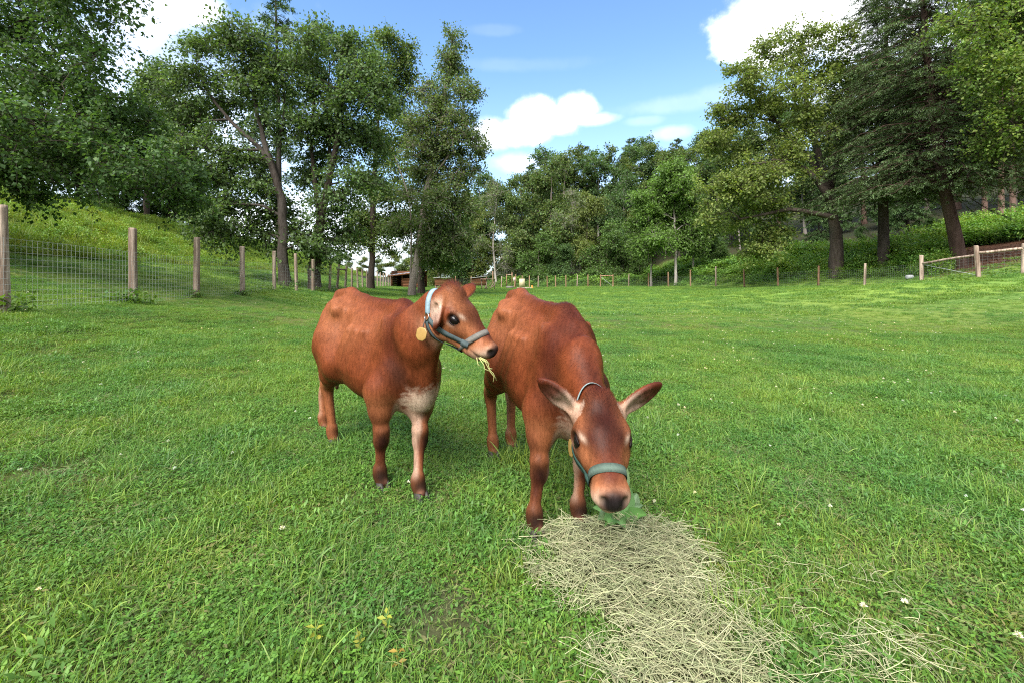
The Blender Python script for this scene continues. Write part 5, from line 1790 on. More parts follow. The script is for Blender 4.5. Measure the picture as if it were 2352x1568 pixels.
FARL = [(4, 770, 120, 575), (0, 800, 150, 585), (1, 835, 140, 590), (0, 870, 160, 592), (1, 905, 130, 575), (0, 940, 120, 560), (4, 745, 90, 560), (1, 975, 110, 540), (5, 700, 80, 560)]
for k, (kd, px, Y, tp) in enumerate(FARL):
    wood_tree(kd, px, Y, tp, 'small distant tree beyond the shed and the hill foot', 'distant trees beyond the shed', k * 1.3, 1.3)
CREST = [(4, 238, 35, 418, 'low shrub on the hill crest nearest the hanging boughs'), (5, 292, 38, 425, 'rounded shrub on the hill crest left of the first crest stems'), (4, 345, 40, 428, 'shrub on the hill crest between the crest stems'), (5, 398, 42, 432, 'dark shrub on the hill crest before the bushy tree'), (4, 450, 45, 452, 'shrub low on the crest behind the spreading tree'), (5, 505, 52, 480, 'shrub where the crest line dips behind the spreading tree')]
for k, (kd, px, Y, tp, lab) in enumerate(CREST):
    wood_tree(kd, px, Y, tp, lab, 'shrubs along the left hill crest', k * 1.9, 1.25)
# tall reddish pine stems at the right edge
b0 = None
for px, Y, lab in [(2300, 34, 'slim reddish pine stem at the right edge, the left one of a pair'), (2326, 36, 'slim reddish pine stem at the right edge, the right one of a pair'), (2262, 38, 'grey pine stem behind the leaning hemlock')]:
    b = gbase(px, Y)
    wd, lv = conifer(rg, px_line(b, [(px, 560), (px - 2, 300), (px + 4, -150)], Y), .20, 12.0, lambda u: 2.6 * (1 - u) ** .6 + .4, 60, 7000, .30, [L_DARK, L_BLUE], BARK_RED, droop=.2)
    plant_tree('pine_tree', lab, b, wd, lv, 'slim pines on the right bank', mat=M_NEEDLE)

# ---- thick undergrowth on the right bank and the wood's foot
weed = [
    proto('weed_a', [leaflets(rg, 150, .40, (.15, 1.05), (.08, .16), .42, [L_BRIGHT * 1.6, L_BRIGHT * 1.2, L_YEL * 1.3], False, .8), blades(rg, 14, .3, (.7, 1.15), (.010, .018), (0, .3), [L_MID], 2)], M_GRASS),
    proto('weed_b', [leaflets(rg, 130, .45, (.10, .75), (.09, .20), .5, [L_BRIGHT * 1.2, L_MID * 1.3, L_BRIGHT * 1.5], False, .8)], M_GRASS),
    proto('weed_c', [leaflets(rg, 110, .5, (.05, .55), (.08, .16), .6, [L_MID * 1.3, L_MID, L_BRIGHT * 1.1], False, .7), blades(rg, 20, .4, (.4, .8), (.010, .018), (.1, .8), [L_MID, L_YEL], 2)], M_GRASS),
]
# leaf litter and bark chips on the bare slope at the right
n = 26000
x = rg.uniform(17, 48, n); y = rg.uniform(11, 46, n)
t_, _ = right_dist(x, y)
ok = (t_ > 1.5) & (t_ < 14) & (x > .92 * y) & (x < 1.3 * y + 4)
x, y = x[ok], y[ok]
p = np.stack([x, y, ground_z(x, y) + rg.uniform(.0, .03, len(x))], 1)
v, t_, c_ = leaf_cloud(rg, p, rg.normal(0, 1, p.shape) * np.array([1, 1, .25]), .13, .5, [np.array([.10, .05, .033]), np.array([.16, .085, .05]), np.array([.05, .03, .022])], np.ones(len(p)), 1.2)
tag(obj('leaf_litter', new_mesh('leaf_litter', v, [t_], M_NEEDLE, c_)), 'reddish brown leaf litter on the bare slope at the right edge', 'leaf litter', kind='stuff')
n = 60000
x = rg.uniform(-12, 46, n); y = rg.uniform(12, 75, n)
t_, _ = right_dist(x, y)
bush = smoothstep(17, 21, x) * smoothstep(33, 27, y)
ok = (t_ > .9) & (t_ < np.where(x > .94 * y, 15, 9)) & (rg.uniform(0, 1, n) < np.where(t_ < 2.6, .55, .9)) & ~((t_ > 1.3) & (x > .96 * y) & (t_ < 9.0 + 2 * vnoise(x, y, 5, 92))) & ((t_ > 1.8) | (y > 30)) & (np.abs(x) < 1.25 * y + 2)
x, y, t_ = x[ok], y[ok], t_[ok]
z = ground_z(x, y)
hs_ = np.clip(.40 + .34 * np.clip(t_ - 1, 0, 3), .35, 1.35) * rg.uniform(.7, 1.2, len(x)) * (.65 + .6 * vnoise(x, y, 3.0, 91))
u = rg.uniform(0, 1, len(x))
idx = np.where(u < .45, 0, np.where(u < .75, 1, 2)); idx = np.where(y > 40, np.where(u < .4, 1, 2), idx)
scatter('undergrowth', np.stack([x, y, z - .03], 1), np.stack([0 * x, 0 * x, rg.uniform(0, 6.28, len(x))], 1), hs_, idx, weed, 'bright leafy undergrowth between the right fence and the wood', 'undergrowth')

# ------------------------------------------------------------------ fences
WOOD_GREY = np.array([.40, .315, .25]); WOOD_TAN = np.array([.33, .21, .13]); WOOD_NEW = np.array([.33, .20, .125])
WIRE_C = np.array([.30, .33, .32])


def fence_post(root, p, h, r, col, rg, lean=(0, 0), square=False):
    """A post with an uneven outline and a sawn top."""
    mb = MB()
    n = 4 if square else 12
    zs = np.array([-.1, .0, .25, .5, .75, .97, 1.0]) * h
    a = np.linspace(0, 2 * np.pi, n, endpoint=False) + (math.pi / 4 if square else 0)
    rings = []
    for k, z in enumerate(zs):
        rr = r * (1.06 - .10 * z / h) * (1 + rg.normal(0, .03, n)) * (.93 if k == len(zs) - 1 else 1)
        rings.append(np.stack([np.cos(a) * rr + lean[0] * z / h, np.sin(a) * rr + lean[1] * z / h, np.full(n, z) + (rg.normal(0, .004, n) if k else 0)], 1))
    V = np.concatenate(rings + [np.array([[lean[0], lean[1], zs[-1] + .004]])])
    i = np.arange(len(zs) - 1)[:, None] * n; j = np.arange(n)[None]
    q = np.stack([i + j, i + (j + 1) % n, i + n + (j + 1) % n, i + n + j], -1).reshape(-1, 4)
    T = [[len(V) - 1, (len(zs) - 1) * n + k, (len(zs) - 1) * n + (k + 1) % n] for k in range(n)]
    mb.add(V + p, q, T, col * rg.uniform(.85, 1.15))
    return mb.build('fence_post', M_WOOD, root, smooth=False)


def wires(mb, A, B, h0, h1, rows, step, r, col, sag=.01):
    """Woven wire between two posts."""
    d = B - A
    L = np.linalg.norm(d[:2])
    nseg = max(2, int(L / .8))
    t = np.linspace(0, 1, nseg + 1)[:, None]
    gz = ground_z((A + d * t)[:, 0], (A + d * t)[:, 1])
    line = A + d * t
    for k in range(rows):
        z = h0 + (h1 - h0) * (k / (rows - 1)) ** 1.12
        pts = line.copy(); pts[:, 2] = line[:, 2] * .5 + gz * .5 + z - sag * np.sin(t[:, 0] * np.pi)
        mb.tube(pts, r, 3, col, caps=False)
    m = int(L / step)
    for k in range(1, m):
        f = k / m
        p = A + d * f
        g = p[2] * .5 + float(np.interp(f, t[:, 0], gz)) * .5
        mb.tube([(p[0], p[1], g + h0), (p[0], p[1], g + h1)], r * .85, 3, col, caps=False)


rg = np.random.RandomState(123)
# left fence
LP = [(8, 716, 6.1, 465), (306, 689, 9.15, 517), (451, 681, 11.6, 544), (557, 673, 14.0, 561), (630, 669, 17.6, 579), (681, 669, 19.2, 584), (719, 670, 21.0, 596)]
pts = [P(-560, 760, 3.6)] + [P(x_, y_, Y_) for x_, y_, Y_, _ in LP]
hts = [1.45] + [(y_ - t_) / LENS_PX * Y_ for _, y_, Y_, t_ in LP]
fx = [757, 774, 793, 808, 822, 833, 843, 851, 859, 867, 874, 880, 886, 892, 897, 901]
for k, x_ in enumerate(fx):
    Y_ = 23.6 + k * 2.15
    pts.append(np.array([(x_ - MID_X) / LENS_PX * Y_, Y_, 0])); hts.append(1.40)
pts = np.array(pts)
pts[:, 2] = ground_z(pts[:, 0], pts[:, 1])
base0 = np.array([pts[1][0], pts[1][1], pts[1][2]])
lf = thing('wire_fence', 'wire mesh fence on grey wooden posts along the foot of the left hill', 'fence', base0)
for k, (p, h) in enumerate(zip(pts, hts)):
    near_ = p[1] < 16
    fence_post(lf, p - base0, h, .072 if near_ else .066, WOOD_GREY * (1.0 if k % 3 else 1.1), rg, (rg.normal(0, .012) + (.0 if k != 1 else -.05), rg.normal(0, .015)) if k < 8 else (rg.normal(0, .05), rg.normal(0, .04)))
for k in range(len(pts) - 1):
    mb = MB()
    d = pts[k + 1][1]
    off = np.array([.075, 0, 0])
    wires(mb, pts[k] + off, pts[k + 1] + off, .03, 1.02, 13 if d < 16 else 9, .10 if d < 16 else .16 if d < 26 else .3, .0017 if d < 16 else .0022, WIRE_C)
    mb.V = [v_ - base0 for v_ in mb.V]
    o = mb.build('wire_mesh', M_WIRE, lf); o['kind'] = 'stuff'
mb = MB(); mb.tube([pts[9] - base0 + (0, 0, 1.15), pts[10] - base0 + (0, 0, 1.15)], .05, 8, WOOD_GREY)
mb.build('brace_rail', M_WOOD, lf)

# right fence
rp = [P(x_, y_, Y_) for x_, y_, Y_ in RIGHT_POSTS]
tops = [628, 625, 620, 613, 620, 615, 612, 604, 588, 567, 560]
htr = [max(1.25, (q_[1] - tp) / LENS_PX * q_[2]) for q_, tp in zip(RIGHT_POSTS, tops)]
extra = [np.array([-7.5, 60.5, 0]), np.array([-5.3, 58.8, 0]), np.array([-3.2, 57.2, 0]), np.array([-1.3, 55.6, 0])]
allp = extra + [np.array([p[0], p[1], 0]) for p in _far] + [np.array([p[0], p[1], 0]) for p in rp] + [np.array([22.6, 15.4, 0]), np.array([23.0, 12.2, 0])]
allp = np.array(allp)
allp[:, 2] = ground_z(allp[:, 0], allp[:, 1])
hh_ = [1.35] * (len(extra) + len(_far)) + htr + [1.45, 1.45]
base1 = allp[len(extra) + len(_far) + 8].copy()
rf = thing('wire_fence', 'wire mesh fence on reddish posts along the far side and right bank', 'fence', base1)
nf_ = len(extra) + len(_far)
for k, (p, h) in enumerate(zip(allp, hh_)):
    big = k >= nf_ + 8
    fence_post(rf, p - base1, h, .085 if big else .062, (WOOD_GREY * 1.05 if big or k % 4 == 3 else WOOD_NEW if k > nf_ + 3 else WOOD_TAN), rg, (rg.normal(0, .03), rg.normal(0, .03)))
for k in range(len(allp) - 1):
    mb = MB()
    d = allp[k][1]
    wires(mb, allp[k] + (-.07, 0, 0), allp[k + 1] + (-.07, 0, 0), .03, 1.0, 10, .16 if d < 34 else .25, .0028, WIRE_C * .55)
    mb.V = [v_ - base1 for v_ in mb.V]
    o = mb.build('wire_mesh', M_WIRE, rf); o['kind'] = 'stuff'
bi = nf_ + 8
for k, dz in ((bi, 1.0), (bi + 1, 1.08), (bi + 2, 1.1)):
    mb = MB(); a_, b_ = allp[k] - base1, allp[k + 1] - base1
    t = np.linspace(0, 1, 6)[:, None]
    mb.tube(a_ + (b_ - a_) * t + np.array([0, 0, dz]) + rg.normal(0, .008, (6, 3)), .055, 8, WOOD_GREY * 1.15)
    mb.build('brace_rail', M_WOOD, rf)
mb = MB(); mb.tube([allp[bi] - base1 + (0, 0, .95), allp[bi + 1] - base1 + (0, 0, .1)], .010, 5, WIRE_C * 1.2); mb.build('brace_wire', M_WIRE, rf)
mb = MB(); mb.tube([allp[bi] - base1 + (.55, -.5, .98), allp[bi] - base1 + (.35, -.3, .62)], .012, 5, np.array([.08, .05, .04])); mb.build('twist_stick', M_WOOD, rf)
mb = MB(); mb.tube([allp[bi + 1] - base1 + (.85, -.5, 1.03), allp[bi + 1] - base1 + (1.05, -.55, .66)], .012, 5, np.array([.08, .05, .04])); mb.build('twist_stick', M_WOOD, rf)
# braced pair in the far fence
k0 = len(extra) + 9
mb = MB(); mb.tube([allp[k0] - base1 + (0, 0, 1.22), allp[k0 + 1] - base1 + (0, 0, 1.22)], .055, 8, WOOD_TAN * 1.2); mb.build('brace_rail', M_WOOD, rf)
mb = MB(); mb.tube([allp[k0] - base1 + (0, 0, 1.15), allp[k0 + 1] - base1 + (0, 0, .08)], .014, 5, WIRE_C * 1.4); mb.build('brace_wire', M_WIRE, rf)

# ------------------------------------------------------------------ shed, hutches and clutter at the far end
RED_BOARD = np.array([.17, .075, .038]); ROOF_C = np.array([.24, .26, .30]); PALE = np.array([.50, .44, .34])


def boards(root, x0, x1, z0, z1, y, n, col, rg, vertical=False, mat=None, axis_y=False):
    for k in range(n):
        mb = MB()
        a, b_ = (z0 + (z1 - z0) * k / n, z0 + (z1 - z0) * (k + 1) / n)
        c_ = ((x0 + x1) / 2, y + rg.uniform(-.006, .006), (a + b_) / 2)
        s_ = (x1 - x0, .03, (b_ - a) - .018)
        if axis_y:
            mb.box((c_[1], c_[0], c_[2]), (s_[1], s_[0], s_[2]), col=col * rg.uniform(.8, 1.2))
        else:
            mb.box(c_, s_, col=col * rg.uniform(.8, 1.2))
        mb.build('board', mat or M_BOARD, root)


b = gbase(926, 52.0, 0)
shed = thing('shed', 'open fronted timber shed with a low metal roof at the end of the left fence', 'shed', b)
boards(shed, -.1, 2.2, .0, 1.05, .0, 6, RED_BOARD, rg)
boards(shed, .0, 2.6, .0, 1.9, -1.35, 8, RED_BOARD * .8, rg, axis_y=True)
mb = MB(); mb.box((.4, 2.6, .95), (3.5, .05, 1.9), col=RED_BOARD * .7); mb.build('back_wall', M_BOARD, shed)
for x_, y_, hh2 in ((-1.3, 0, 1.45), (-.1, 0, 1.6), (2.2, 0, 1.95), (-1.3, 2.55, 1.45), (2.2, 2.55, 1.95)):
    mb = MB(); mb.box((x_, y_, hh2 / 2), (.12, .12, hh2), col=RED_BOARD * 1.1); mb.build('corner_post', M_BOARD, shed)
mb = MB()
xs_ = np.linspace(-1.6, 2.7, 44)
zz_ = 1.46 + (xs_ + 1.6) * .125
wav = .018 * np.sin(np.arange(44) * np.pi / 2)
for yy in (0,):
    F_ = np.stack([xs_, np.full(44, -.55), zz_ - .13 + wav], 1); B_ = np.stack([xs_, np.full(44, 2.9), zz_ + .06 + wav], 1)
    V = np.concatenate([F_, B_, F_ + (0, 0, .03), B_ + (0, 0, .03)])
    i = np.arange(43)
    mb.add(V, np.concatenate([np.stack([i, i + 1, i + 45, i + 44], 1), np.stack([i + 88, i + 132, i + 133, i + 89], 1), np.stack([i, i + 88, i + 89, i + 1], 1)]), col=ROOF_C)
mb.build('roof', M_METAL, shed)
mb = MB(); mb.box((.55, -.56, 1.52), (4.3, .04, .14), col=RED_BOARD, M=np.array([[math.cos(.124), 0, -math.sin(.124)], [0, 1, 0], [math.sin(.124), 0, math.cos(.124)]])); mb.build('eave_board', M_BOARD, shed)


def hutch(px, Y, wdt, label, slope):
    b = gbase(px, Y, 0)
    root = thing('hutch', label, 'hutch', b, 0, 'raised wooden hutches')
    w2 = wdt / 2
    boards(root, -w2, w2, .42, 1.12, 0, 5, RED_BOARD, rg)
    boards(root, .02, .72, .42, 1.12, -w2 + .02, 5, RED_BOARD * .75, rg, axis_y=True)
    boards(root, .02, .72, .42, 1.12, w2 - .02, 5, RED_BOARD * .75, rg, axis_y=True)
    mb = MB(); mb.box((0, .38, .40), (wdt, .74, .03), col=RED_BOARD); mb.build('floor_panel', M_BOARD, root)
    for x_ in (-w2 + .07, w2 - .07):
        for y_ in (.06, .70):
            mb = MB(); mb.box((x_, y_, .19), (.09, .09, .39), col=WOOD_GREY * .9); mb.build('leg', M_WOOD, root)
        mb = MB(); sx = 1 if x_ < 0 else -1
        mb.tube([(x_ + sx * .02, .0, .06), (x_ + sx * .42, .0, .40)], .032, 4, WOOD_GREY * 1.1); mb.build('brace', M_WOOD, root)
    mb = MB()
    ang = slope
    mb.box((0, .36, 1.20), (wdt + .26, 1.0, .045), col=np.array([.42, .43, .44]), M=np.array([[math.cos(ang), 0, -math.sin(ang)], [0, 1, 0], [math.sin(ang), 0, math.cos(ang)]]))
    mb.build('roof', M_METAL, root)
    return root


hutch(1015, 46, 1.45, 'brown boarded hutch with a flat pale roof, left one behind the raised head', .02)
hutch(1100, 45, 1.45, 'brown boarded hutch on legs with a tilted pale roof behind the upright ear', .11)
b = gbase(1121, 43.5, 0)
fr = thing('timber_frame', 'open grey timber frame with crossed braces beside the right hutch', 'frame', b)
for x_ in (-.62, -.15, .62):
    mb = MB(); mb.box((x_, 0, .5), (.09, .09, 1.0), col=WOOD_GREY); mb.build('leg', M_WOOD, fr)
mb = MB(); mb.box((0, 0, 1.03), (1.45, .55, .06), col=WOOD_GREY * 1.2); mb.build('top', M_WOOD, fr)
for a_, b_ in (((-.1, -.07, .1), (.35, -.07, .75)), ((.15, -.10, .05), (.62, -.10, .85)), ((.62, -.13, .45), (.2, -.13, .15))):
    mb = MB(); mb.tube([a_, b_], .035, 4, WOOD_GREY * 1.25); mb.build('brace', M_WOOD, fr)
# sign on its post
b = gbase(1132, 50, 0)
sg = thing('sign_post', 'tilted small white sign at the top of a thin brown post', 'sign', b)
mb = MB(); mb.box((0, 0, .95), (.08, .08, 1.95), col=WOOD_NEW); mb.build('post', M_WOOD, sg)
mb = MB(); mb.box((-.34, -.06, 1.90), (.46, .02, .24), col=np.array([.62, .66, .70]), M=np.array([[.84, 0, -.54], [0, 1, 0], [.54, 0, .84]])); mb.build('sign_plate', M_PLASTIC, sg)
mb = MB(); mb.tube([(0, 0, 1.55), (-.3, -.03, 1.75)], .015, 5, WIRE_C); mb.build('bracket', M_WIRE, sg)
# small gate frame and board
b = gbase(1170, 52, 0)
gt = thing('gate', 'narrow wooden gate frame standing open in the far fence', 'gate', b)
for x_, h_ in ((-.32, 1.55), (.30, 1.75), (.72, 1.55)):
    mb = MB(); mb.box((x_, 0, h_ / 2), (.10, .10, h_), col=WOOD_TAN); mb.build('gate_post', M_WOOD, gt)
mb = MB(); mb.box((0, 0, 1.50), (.62, .06, .10), col=PALE); mb.build('top_rail', M_WOOD, gt)
mb = MB(); mb.box((.56, -.04, .95), (.26, .03, .42), col=np.array([.50, .40, .36])); mb.build('notice_board', M_PLASTIC, gt)
b = gbase(1175.5, 49.5, 0)
tr_ = thing('trough', 'low grey stone trough at the foot of the gate', 'trough', b)
mb = MB(); mb.box((-.2, 0, .14), (.8, .45, .26), col=np.array([.16, .15, .13])); mb.box((-.2, 0, .29), (.7, .35, .02), col=np.array([.05, .05, .05])); mb.build('trough_body', M_PLASTIC, tr_)
b = gbase(1199, 51.5, 0)
bd = thing('board', 'upright pale yellowish board leaning on the far fence', 'board', b)
mb = MB(); mb.box((0, 0, .55), (.62, .04, .95), col=np.array([.50, .44, .28])); mb.build('board_sheet', M_PLASTIC, bd)
mb = MB(); mb.box((0, .06, .5), (.06, .06, 1.0), col=WOOD_TAN); mb.build('stake', M_WOOD, bd)
b = gbase(1222, 48, 0)
mk = thing('marker', 'small orange marker lying at the far fence', 'marker', b)
mb = MB()
a = np.linspace(0, 2 * np.pi, 14, endpoint=False)
rings = np.concatenate([np.stack([np.cos(a) * r, np.sin(a) * r, np.full(14, z)], 1) for r, z in ((.17, 0), (.16, .04), (.13, .05), (.05, .33), (.04, .35))])
i = np.arange(4)[:, None] * 14; j = np.arange(14)[None]
mb.add(rings, np.stack([i + j, i + (j + 1) % 14, i + 14 + (j + 1) % 14, i + 14 + j], -1).reshape(-1, 4), [[56, 56 + k, 57 + k] for k in range(1, 13)], (.60, .22, .03))
mb.build('cone_shell', M_PLASTIC, mk)
b = gbase(1207, 47.5, 0)
tm = MB(); tm.tube([(-.9, 0, .07), (0, .1, .09), (.7, -.05, .07)], .06, 8, PALE)
lg = tm.build('log', M_WOOD, None, b); tag(lg, 'pale pole lying in the grass before the orange marker', 'pole')
# white box on the right bank
b = gbase(2089, 24.5, 0)
bx = thing('bucket', 'small white container lying in the weeds behind the right fence', 'container', b)
mb = MB()
a = np.linspace(0, 2 * np.pi, 12, endpoint=False)
Vb = np.concatenate([np.stack([np.full(12, x_), np.cos(a) * r, .16 + np.sin(a) * r], 1) for x_, r in ((-.22, .13), (-.2, .15), (.18, .17), (.2, .155))])
i = np.arange(3)[:, None] * 12; j = np.arange(12)[None]
mb.add(Vb, np.stack([i + j, i + (j + 1) % 12, i + 12 + (j + 1) % 12, i + 12 + j], -1).reshape(-1, 4), [[0, k + 1, k] for k in range(1, 11)] + [[36, 36 + k, 37 + k] for k in range(1, 11)], (.30, .31, .32))
mb.build('bucket_shell', M_PLASTIC, bx)
bx.scale = (.75, .75, .75)

# ------------------------------------------------------------------ hay, dock plant, flowers, weeds
rg = np.random.RandomState(321)
n = 40000
x = rg.uniform(-.9, 2.6, n); y = rg.uniform(1.0, 2.25, n)
hd = hay_density(x, y)
ok = rg.uniform(0, 1, n) < hd * 1.02
x, y, hd = x[ok], y[ok], hd[ok]
m_ = len(x)
L = rg.uniform(.02, .12, m_) * rg.choice([1, 2.1], m_, p=[.86, .14])
az = rg.uniform(0, 6.283, m_)
pit = rg.normal(0, .20, m_)
heap = .012 + .085 * hd ** 1.5 * (.55 + .6 * vnoise(x, y, .35, 7)) * rg.uniform(.25, 1, m_) + .03 * (hd < .45)
bend = rg.normal(0, .5, m_)
c0 = np.stack([x, y, ground_z(x, y) + heap], 1)
segs = 4
pt = []
for k in range(segs):
    u = (k / (segs - 1) - .5)
    aa = az + bend * u
    pt.append(c0 + np.stack([np.cos(aa) * L * u, np.sin(aa) * L * u, np.sin(pit) * L * u + .012 * (1 - 4 * u * u) * np.abs(bend)], 1))
PT = np.stack(pt, 1)
PT[:, :, 2] = np.maximum(PT[:, :, 2], .006)
rd = rg.uniform(.0005, .0015, m_)
V, q = tubes(PT, np.repeat(rd[:, None], segs, 1), 3)
hc = np.array([[.42, .43, .235], [.50, .49, .31], [.30, .345, .16], [.34, .29, .18], [.21, .265, .12]])
cc = rg.dirichlet(np.ones(5) * .5, m_) @ hc * rg.uniform(.75, 1.25, (m_, 1))
hay = obj('hay', new_mesh('hay', V, [q], M_HAY, np.repeat(cc, segs * 3, 0)))
tag(hay, 'loose heap of pale dry hay spread on the grass before the grazing calf', 'hay', kind='stuff')
# chaff under the hay
n = 16000
x = rg.uniform(-.6, 2.2, n); y = rg.uniform(1.05, 2.2, n)
hd = hay_density(x, y); ok = rg.uniform(0, 1, n) < hd; x, y, hd = x[ok], y[ok], hd[ok]
p = np.stack([x, y, ground_z(x, y) + .004 + rg.uniform(.0, .05, len(x)) * hd], 1)
dd = rg.normal(0, 1, p.shape) * np.array([1, 1, .2])
v, t_, c_ = leaf_cloud(rg, p, dd, .030, .22, [hc[2], hc[4], hc[0] * .7], np.ones(len(p)), 1.5)
ch = obj('chaff', new_mesh('chaff', v, [t_], M_HAY, c_)); tag(ch, 'short bits of hay and leaf chaff under the heap', 'chaff', kind='stuff')

# dock plant by the muzzle
base = ground_pt(1425, 1212, 0)
base[2] = float(ground_z(base[:1], base[1:2])[0])
dk = thing('dock_plant', 'broad leaved dock plant growing just behind the lowered muzzle', 'plant', base)
LEAVES = [  # base, tip (picture positions), half width, distance of base and tip
    (1412, 1200, 1372, 1192, .034, 1.98, 1.90), (1410, 1205, 1362, 1165, .030, 2.02, 1.99), (1428, 1200, 1486, 1182, .034, 2.0, 1.93), (1432, 1196, 1478, 1160, .028, 2.05, 2.02),
    (1425, 1190, 1448, 1120, .030, 2.04, 2.06), (1422, 1185, 1422, 1112, .026, 2.10, 2.15), (1436, 1205, 1466, 1208, .030, 1.97, 1.90), (1418, 1204, 1436, 1212, .030, 1.96, 1.86),
    (1416, 1188, 1398, 1128, .024, 2.08, 2.12), (1440, 1180, 1462, 1132, .026, 2.10, 2.14), (1430, 1178, 1470, 1148, .024, 2.14, 2.16), (1406, 1192, 1388, 1208, .026, 1.97, 1.88), (1430, 1150, 1436, 1064, .018, 2.2, 2.3)]
for k, (bx_, by_, tx_, ty_, hw, Yb, Yt) in enumerate(LEAVES):
    A_, B_ = P(bx_, by_, Yb) - base, P(tx_, ty_, Yt) - base
    A_[2] = max(A_[2], .015); B_[2] = max(B_[2], .012)
    m_ = 8; hw *= 1.3
    u = np.linspace(0, 1, m_)
    d = B_ - A_; Lf = np.linalg.norm(d)
    s_ = np.cross(d, [rg.normal(0, .25), -.5, 1.0]); s_ /= np.linalg.norm(s_)
    up_ = np.cross(s_, d); up_ /= np.linalg.norm(up_)
    mid_l = A_[None] + d[None] * u[:, None] + up_[None] * (np.sin(u * np.pi) * Lf * rg.uniform(.06, .2))[:, None]
    wv = hw * np.sin(np.pi * np.clip(u * .93 + .05, 0, 1)) ** .7 * (1.1 - .3 * u) + .0015
    rows = []
    for a_ in (-1, -.5, 0, .5, 1):
        rip = .004 * np.sin(u * 19 + a_ * 3 + k) * abs(a_) * 2
        rows.append(mid_l + s_[None] * (wv * a_)[:, None] + up_[None] * (abs(a_) * .012 + rip)[:, None])
    V = np.concatenate(rows)
    i = np.arange(4)[:, None] * m_; j = np.arange(m_ - 1)[None]
    q = np.stack([i + j, i + j + 1, i + m_ + j + 1, i + m_ + j], -1).reshape(-1, 4)
    cl = np.array([[.16, .23, .12], [.12, .22, .075], [.095, .20, .055]][k % 3]) * rg.uniform(.8, 1.15); col = np.tile(cl, (len(V), 1)); col[2 * m_:3 * m_] *= 1.45
    col *= (.85 + .3 * vnoise(V[:, 0], V[:, 1], .03, k))[:, None]
    V[:, 2] = np.maximum(V[:, 2], .008)
    obj('leaf', new_mesh('leaf', V, [q], M_GRASS, col, smooth=True), dk)
mb = MB()
mb.tube([(0, 0, 0), (.01, 0, .10), (.03, .01, .20)], [.006, .005, .003], 6, (.20, .12, .06)); mb.build('stem', M_GRASS, dk)

# white clover heads through the grass
pts = strip(.8, 16.0, 4.2)
x, y = pts[:, 0], pts[:, 1]
ok = (vnoise(x, y, 2.4, 61) > .40) & (hay_density(x, y) < .2) & (rg.uniform(0, 1, len(x)) < np.where(x > 0, 1, .55))
x, y = x[ok], y[ok]
z = ground_z(x, y)
fl = []
for k in range(3):
    r = np.random.RandomState(k)
    n = 46
    a = r.uniform(0, 6.28, n); e = np.arcsin(r.uniform(-.5, 1, n))
    d = np.stack([np.cos(a) * np.cos(e), np.sin(a) * np.cos(e), np.sin(e)], 1)
    lv = leaf_cloud(r, d * .002 + np.array([0, 0, .075]), d + np.array([0, 0, .3]), .0095, .42, [np.array([.72, .70, .62]), np.array([.66, .58, .52])], np.ones(n), .2)
    st = blades(r, 1, .001, (.08, .08), (.0022, .0025), (0, .05), [G_FRESH], 2)
    fl.append(proto('clover_' + 'abc'[k], [lv, st], M_GRASS))
scatter('clover_flowers', np.stack([x, y, z], 1), np.stack([rg.uniform(-.3, .3, len(x)), rg.uniform(-.3, .3, len(x)), rg.uniform(0, 6, len(x))], 1), rg.uniform(.65, 1.05, len(x)), rg.randint(0, 3, len(x)), fl, 'small white clover flower heads dotted through the pasture', 'flowers')

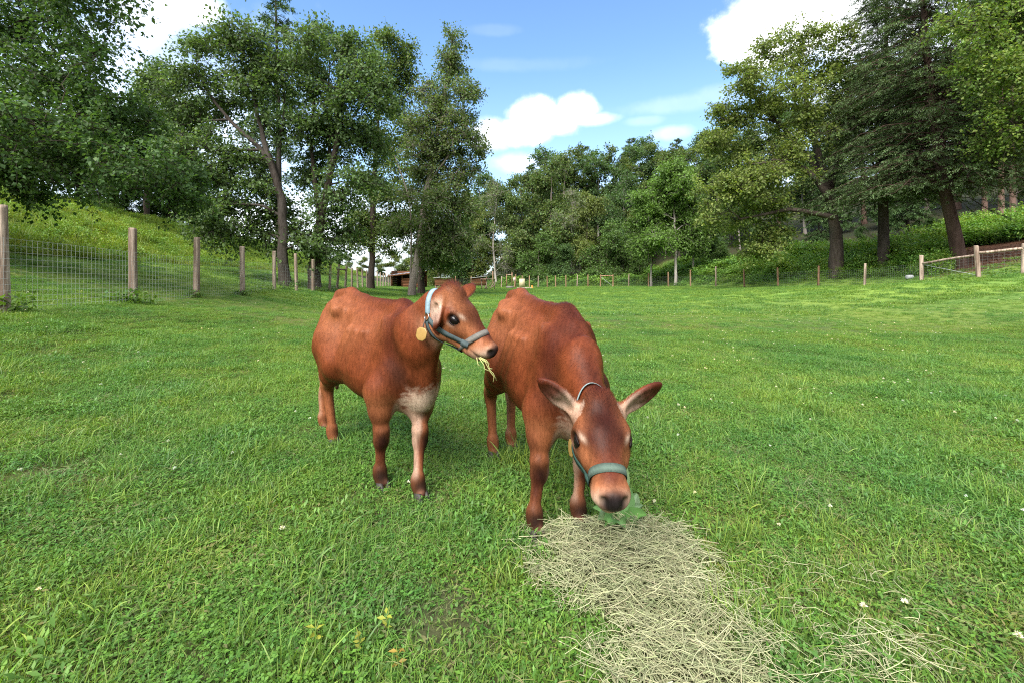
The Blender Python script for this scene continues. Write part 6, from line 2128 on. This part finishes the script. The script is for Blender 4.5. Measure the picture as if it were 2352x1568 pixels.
# leafy weeds at the foot of the left fence
for k, (px, Y_, s_, lab) in enumerate([(306, 9.0, .75, 'low leafy weed at the foot of the second nearest left fence post'), (275, 8.9, .55, 'low weed just left of the second nearest left fence post'), (445, 11.5, .4, 'small weed at the third left fence post'), (608, 16.6, .75, 'leafy weed before the fifth left fence post'), (660, 18.4, .95, 'largest weed tuft of the left fence, between two slim posts'), (12, 6.2, .6, 'weed at the foot of the nearest left fence post, picture edge'), (555, 13.9, .4, 'small weed at the fourth left fence post'), (735, 21.5, .6, 'weed beside the post behind the calf rump'),
                                   (2200, 18.6, .8, 'broad leafy weed below the right fence rail'), (2300, 17.8, .9, 'broad leafy weed at the right picture edge below the rail'), (1960, 31.5, .8, 'pale leafy weed behind the right fence near the thick trunk')]):
    b = gbase(px, Y_, .01)
    root = thing('weed', lab, 'weed', b, 0, 'leafy weeds along the fences')
    r = np.random.RandomState(200 + k)
    v, t_, c_ = merge([leaflets(r, 150, .5 * s_, (.02, .38 * s_), (.07, .15), .45, [L_MID * 1.2, L_DARK * 1.4, L_BRIGHT * .7], False, .8), blades(r, 30, .4 * s_, (.2 * s_, .5 * s_), (.008, .016), (.1, 1.1), [G_FRESH, G_DEEP], 3)])
    obj('foliage', new_mesh('foliage', v, [t_], M_GRASS, c_), root)['kind'] = 'stuff'
# yellow sprigs in the foreground turf
for k, (px, py, lab) in enumerate([(885, 1452, 'yellowing sprig in the lower middle turf, the upper one'), (722, 1492, 'yellowing sprig left of the other three in the bottom turf'), (828, 1503, 'yellow green sprig low in the turf, between its neighbours'), (917, 1535, 'orange tinged sprig nearest the bottom edge')]):
    g0 = ground_pt(px, py, .03); g0[2] = float(ground_z(g0[:1], g0[1:2])[0])
    root = thing('sprig', lab, 'sprig', g0, k * 1.3, 'yellow sprigs in the turf')
    r = np.random.RandomState(300 + k)
    stem = MB(); stem.tube([(0, 0, 0), (.006, 0, .05), (.012, .004, .085)], [.0016, .0013, .001], 5, (.25, .26, .05)); stem.build('stem', M_GRASS, root)
    for q_ in range(7):
        a_ = q_ * 2.4; z_ = .025 + q_ * .007
        V, T, C = leaf_cloud(r, np.array([[.003, 0, z_]]), np.array([[math.cos(a_), math.sin(a_), .25]]), .024, .45, [np.array([.27, .26, .035]) if k < 3 else np.array([.30, .19, .04])], np.ones(1), 1.4)
        obj('leaf', new_mesh('leaf', V, [T], M_GRASS, C), root)
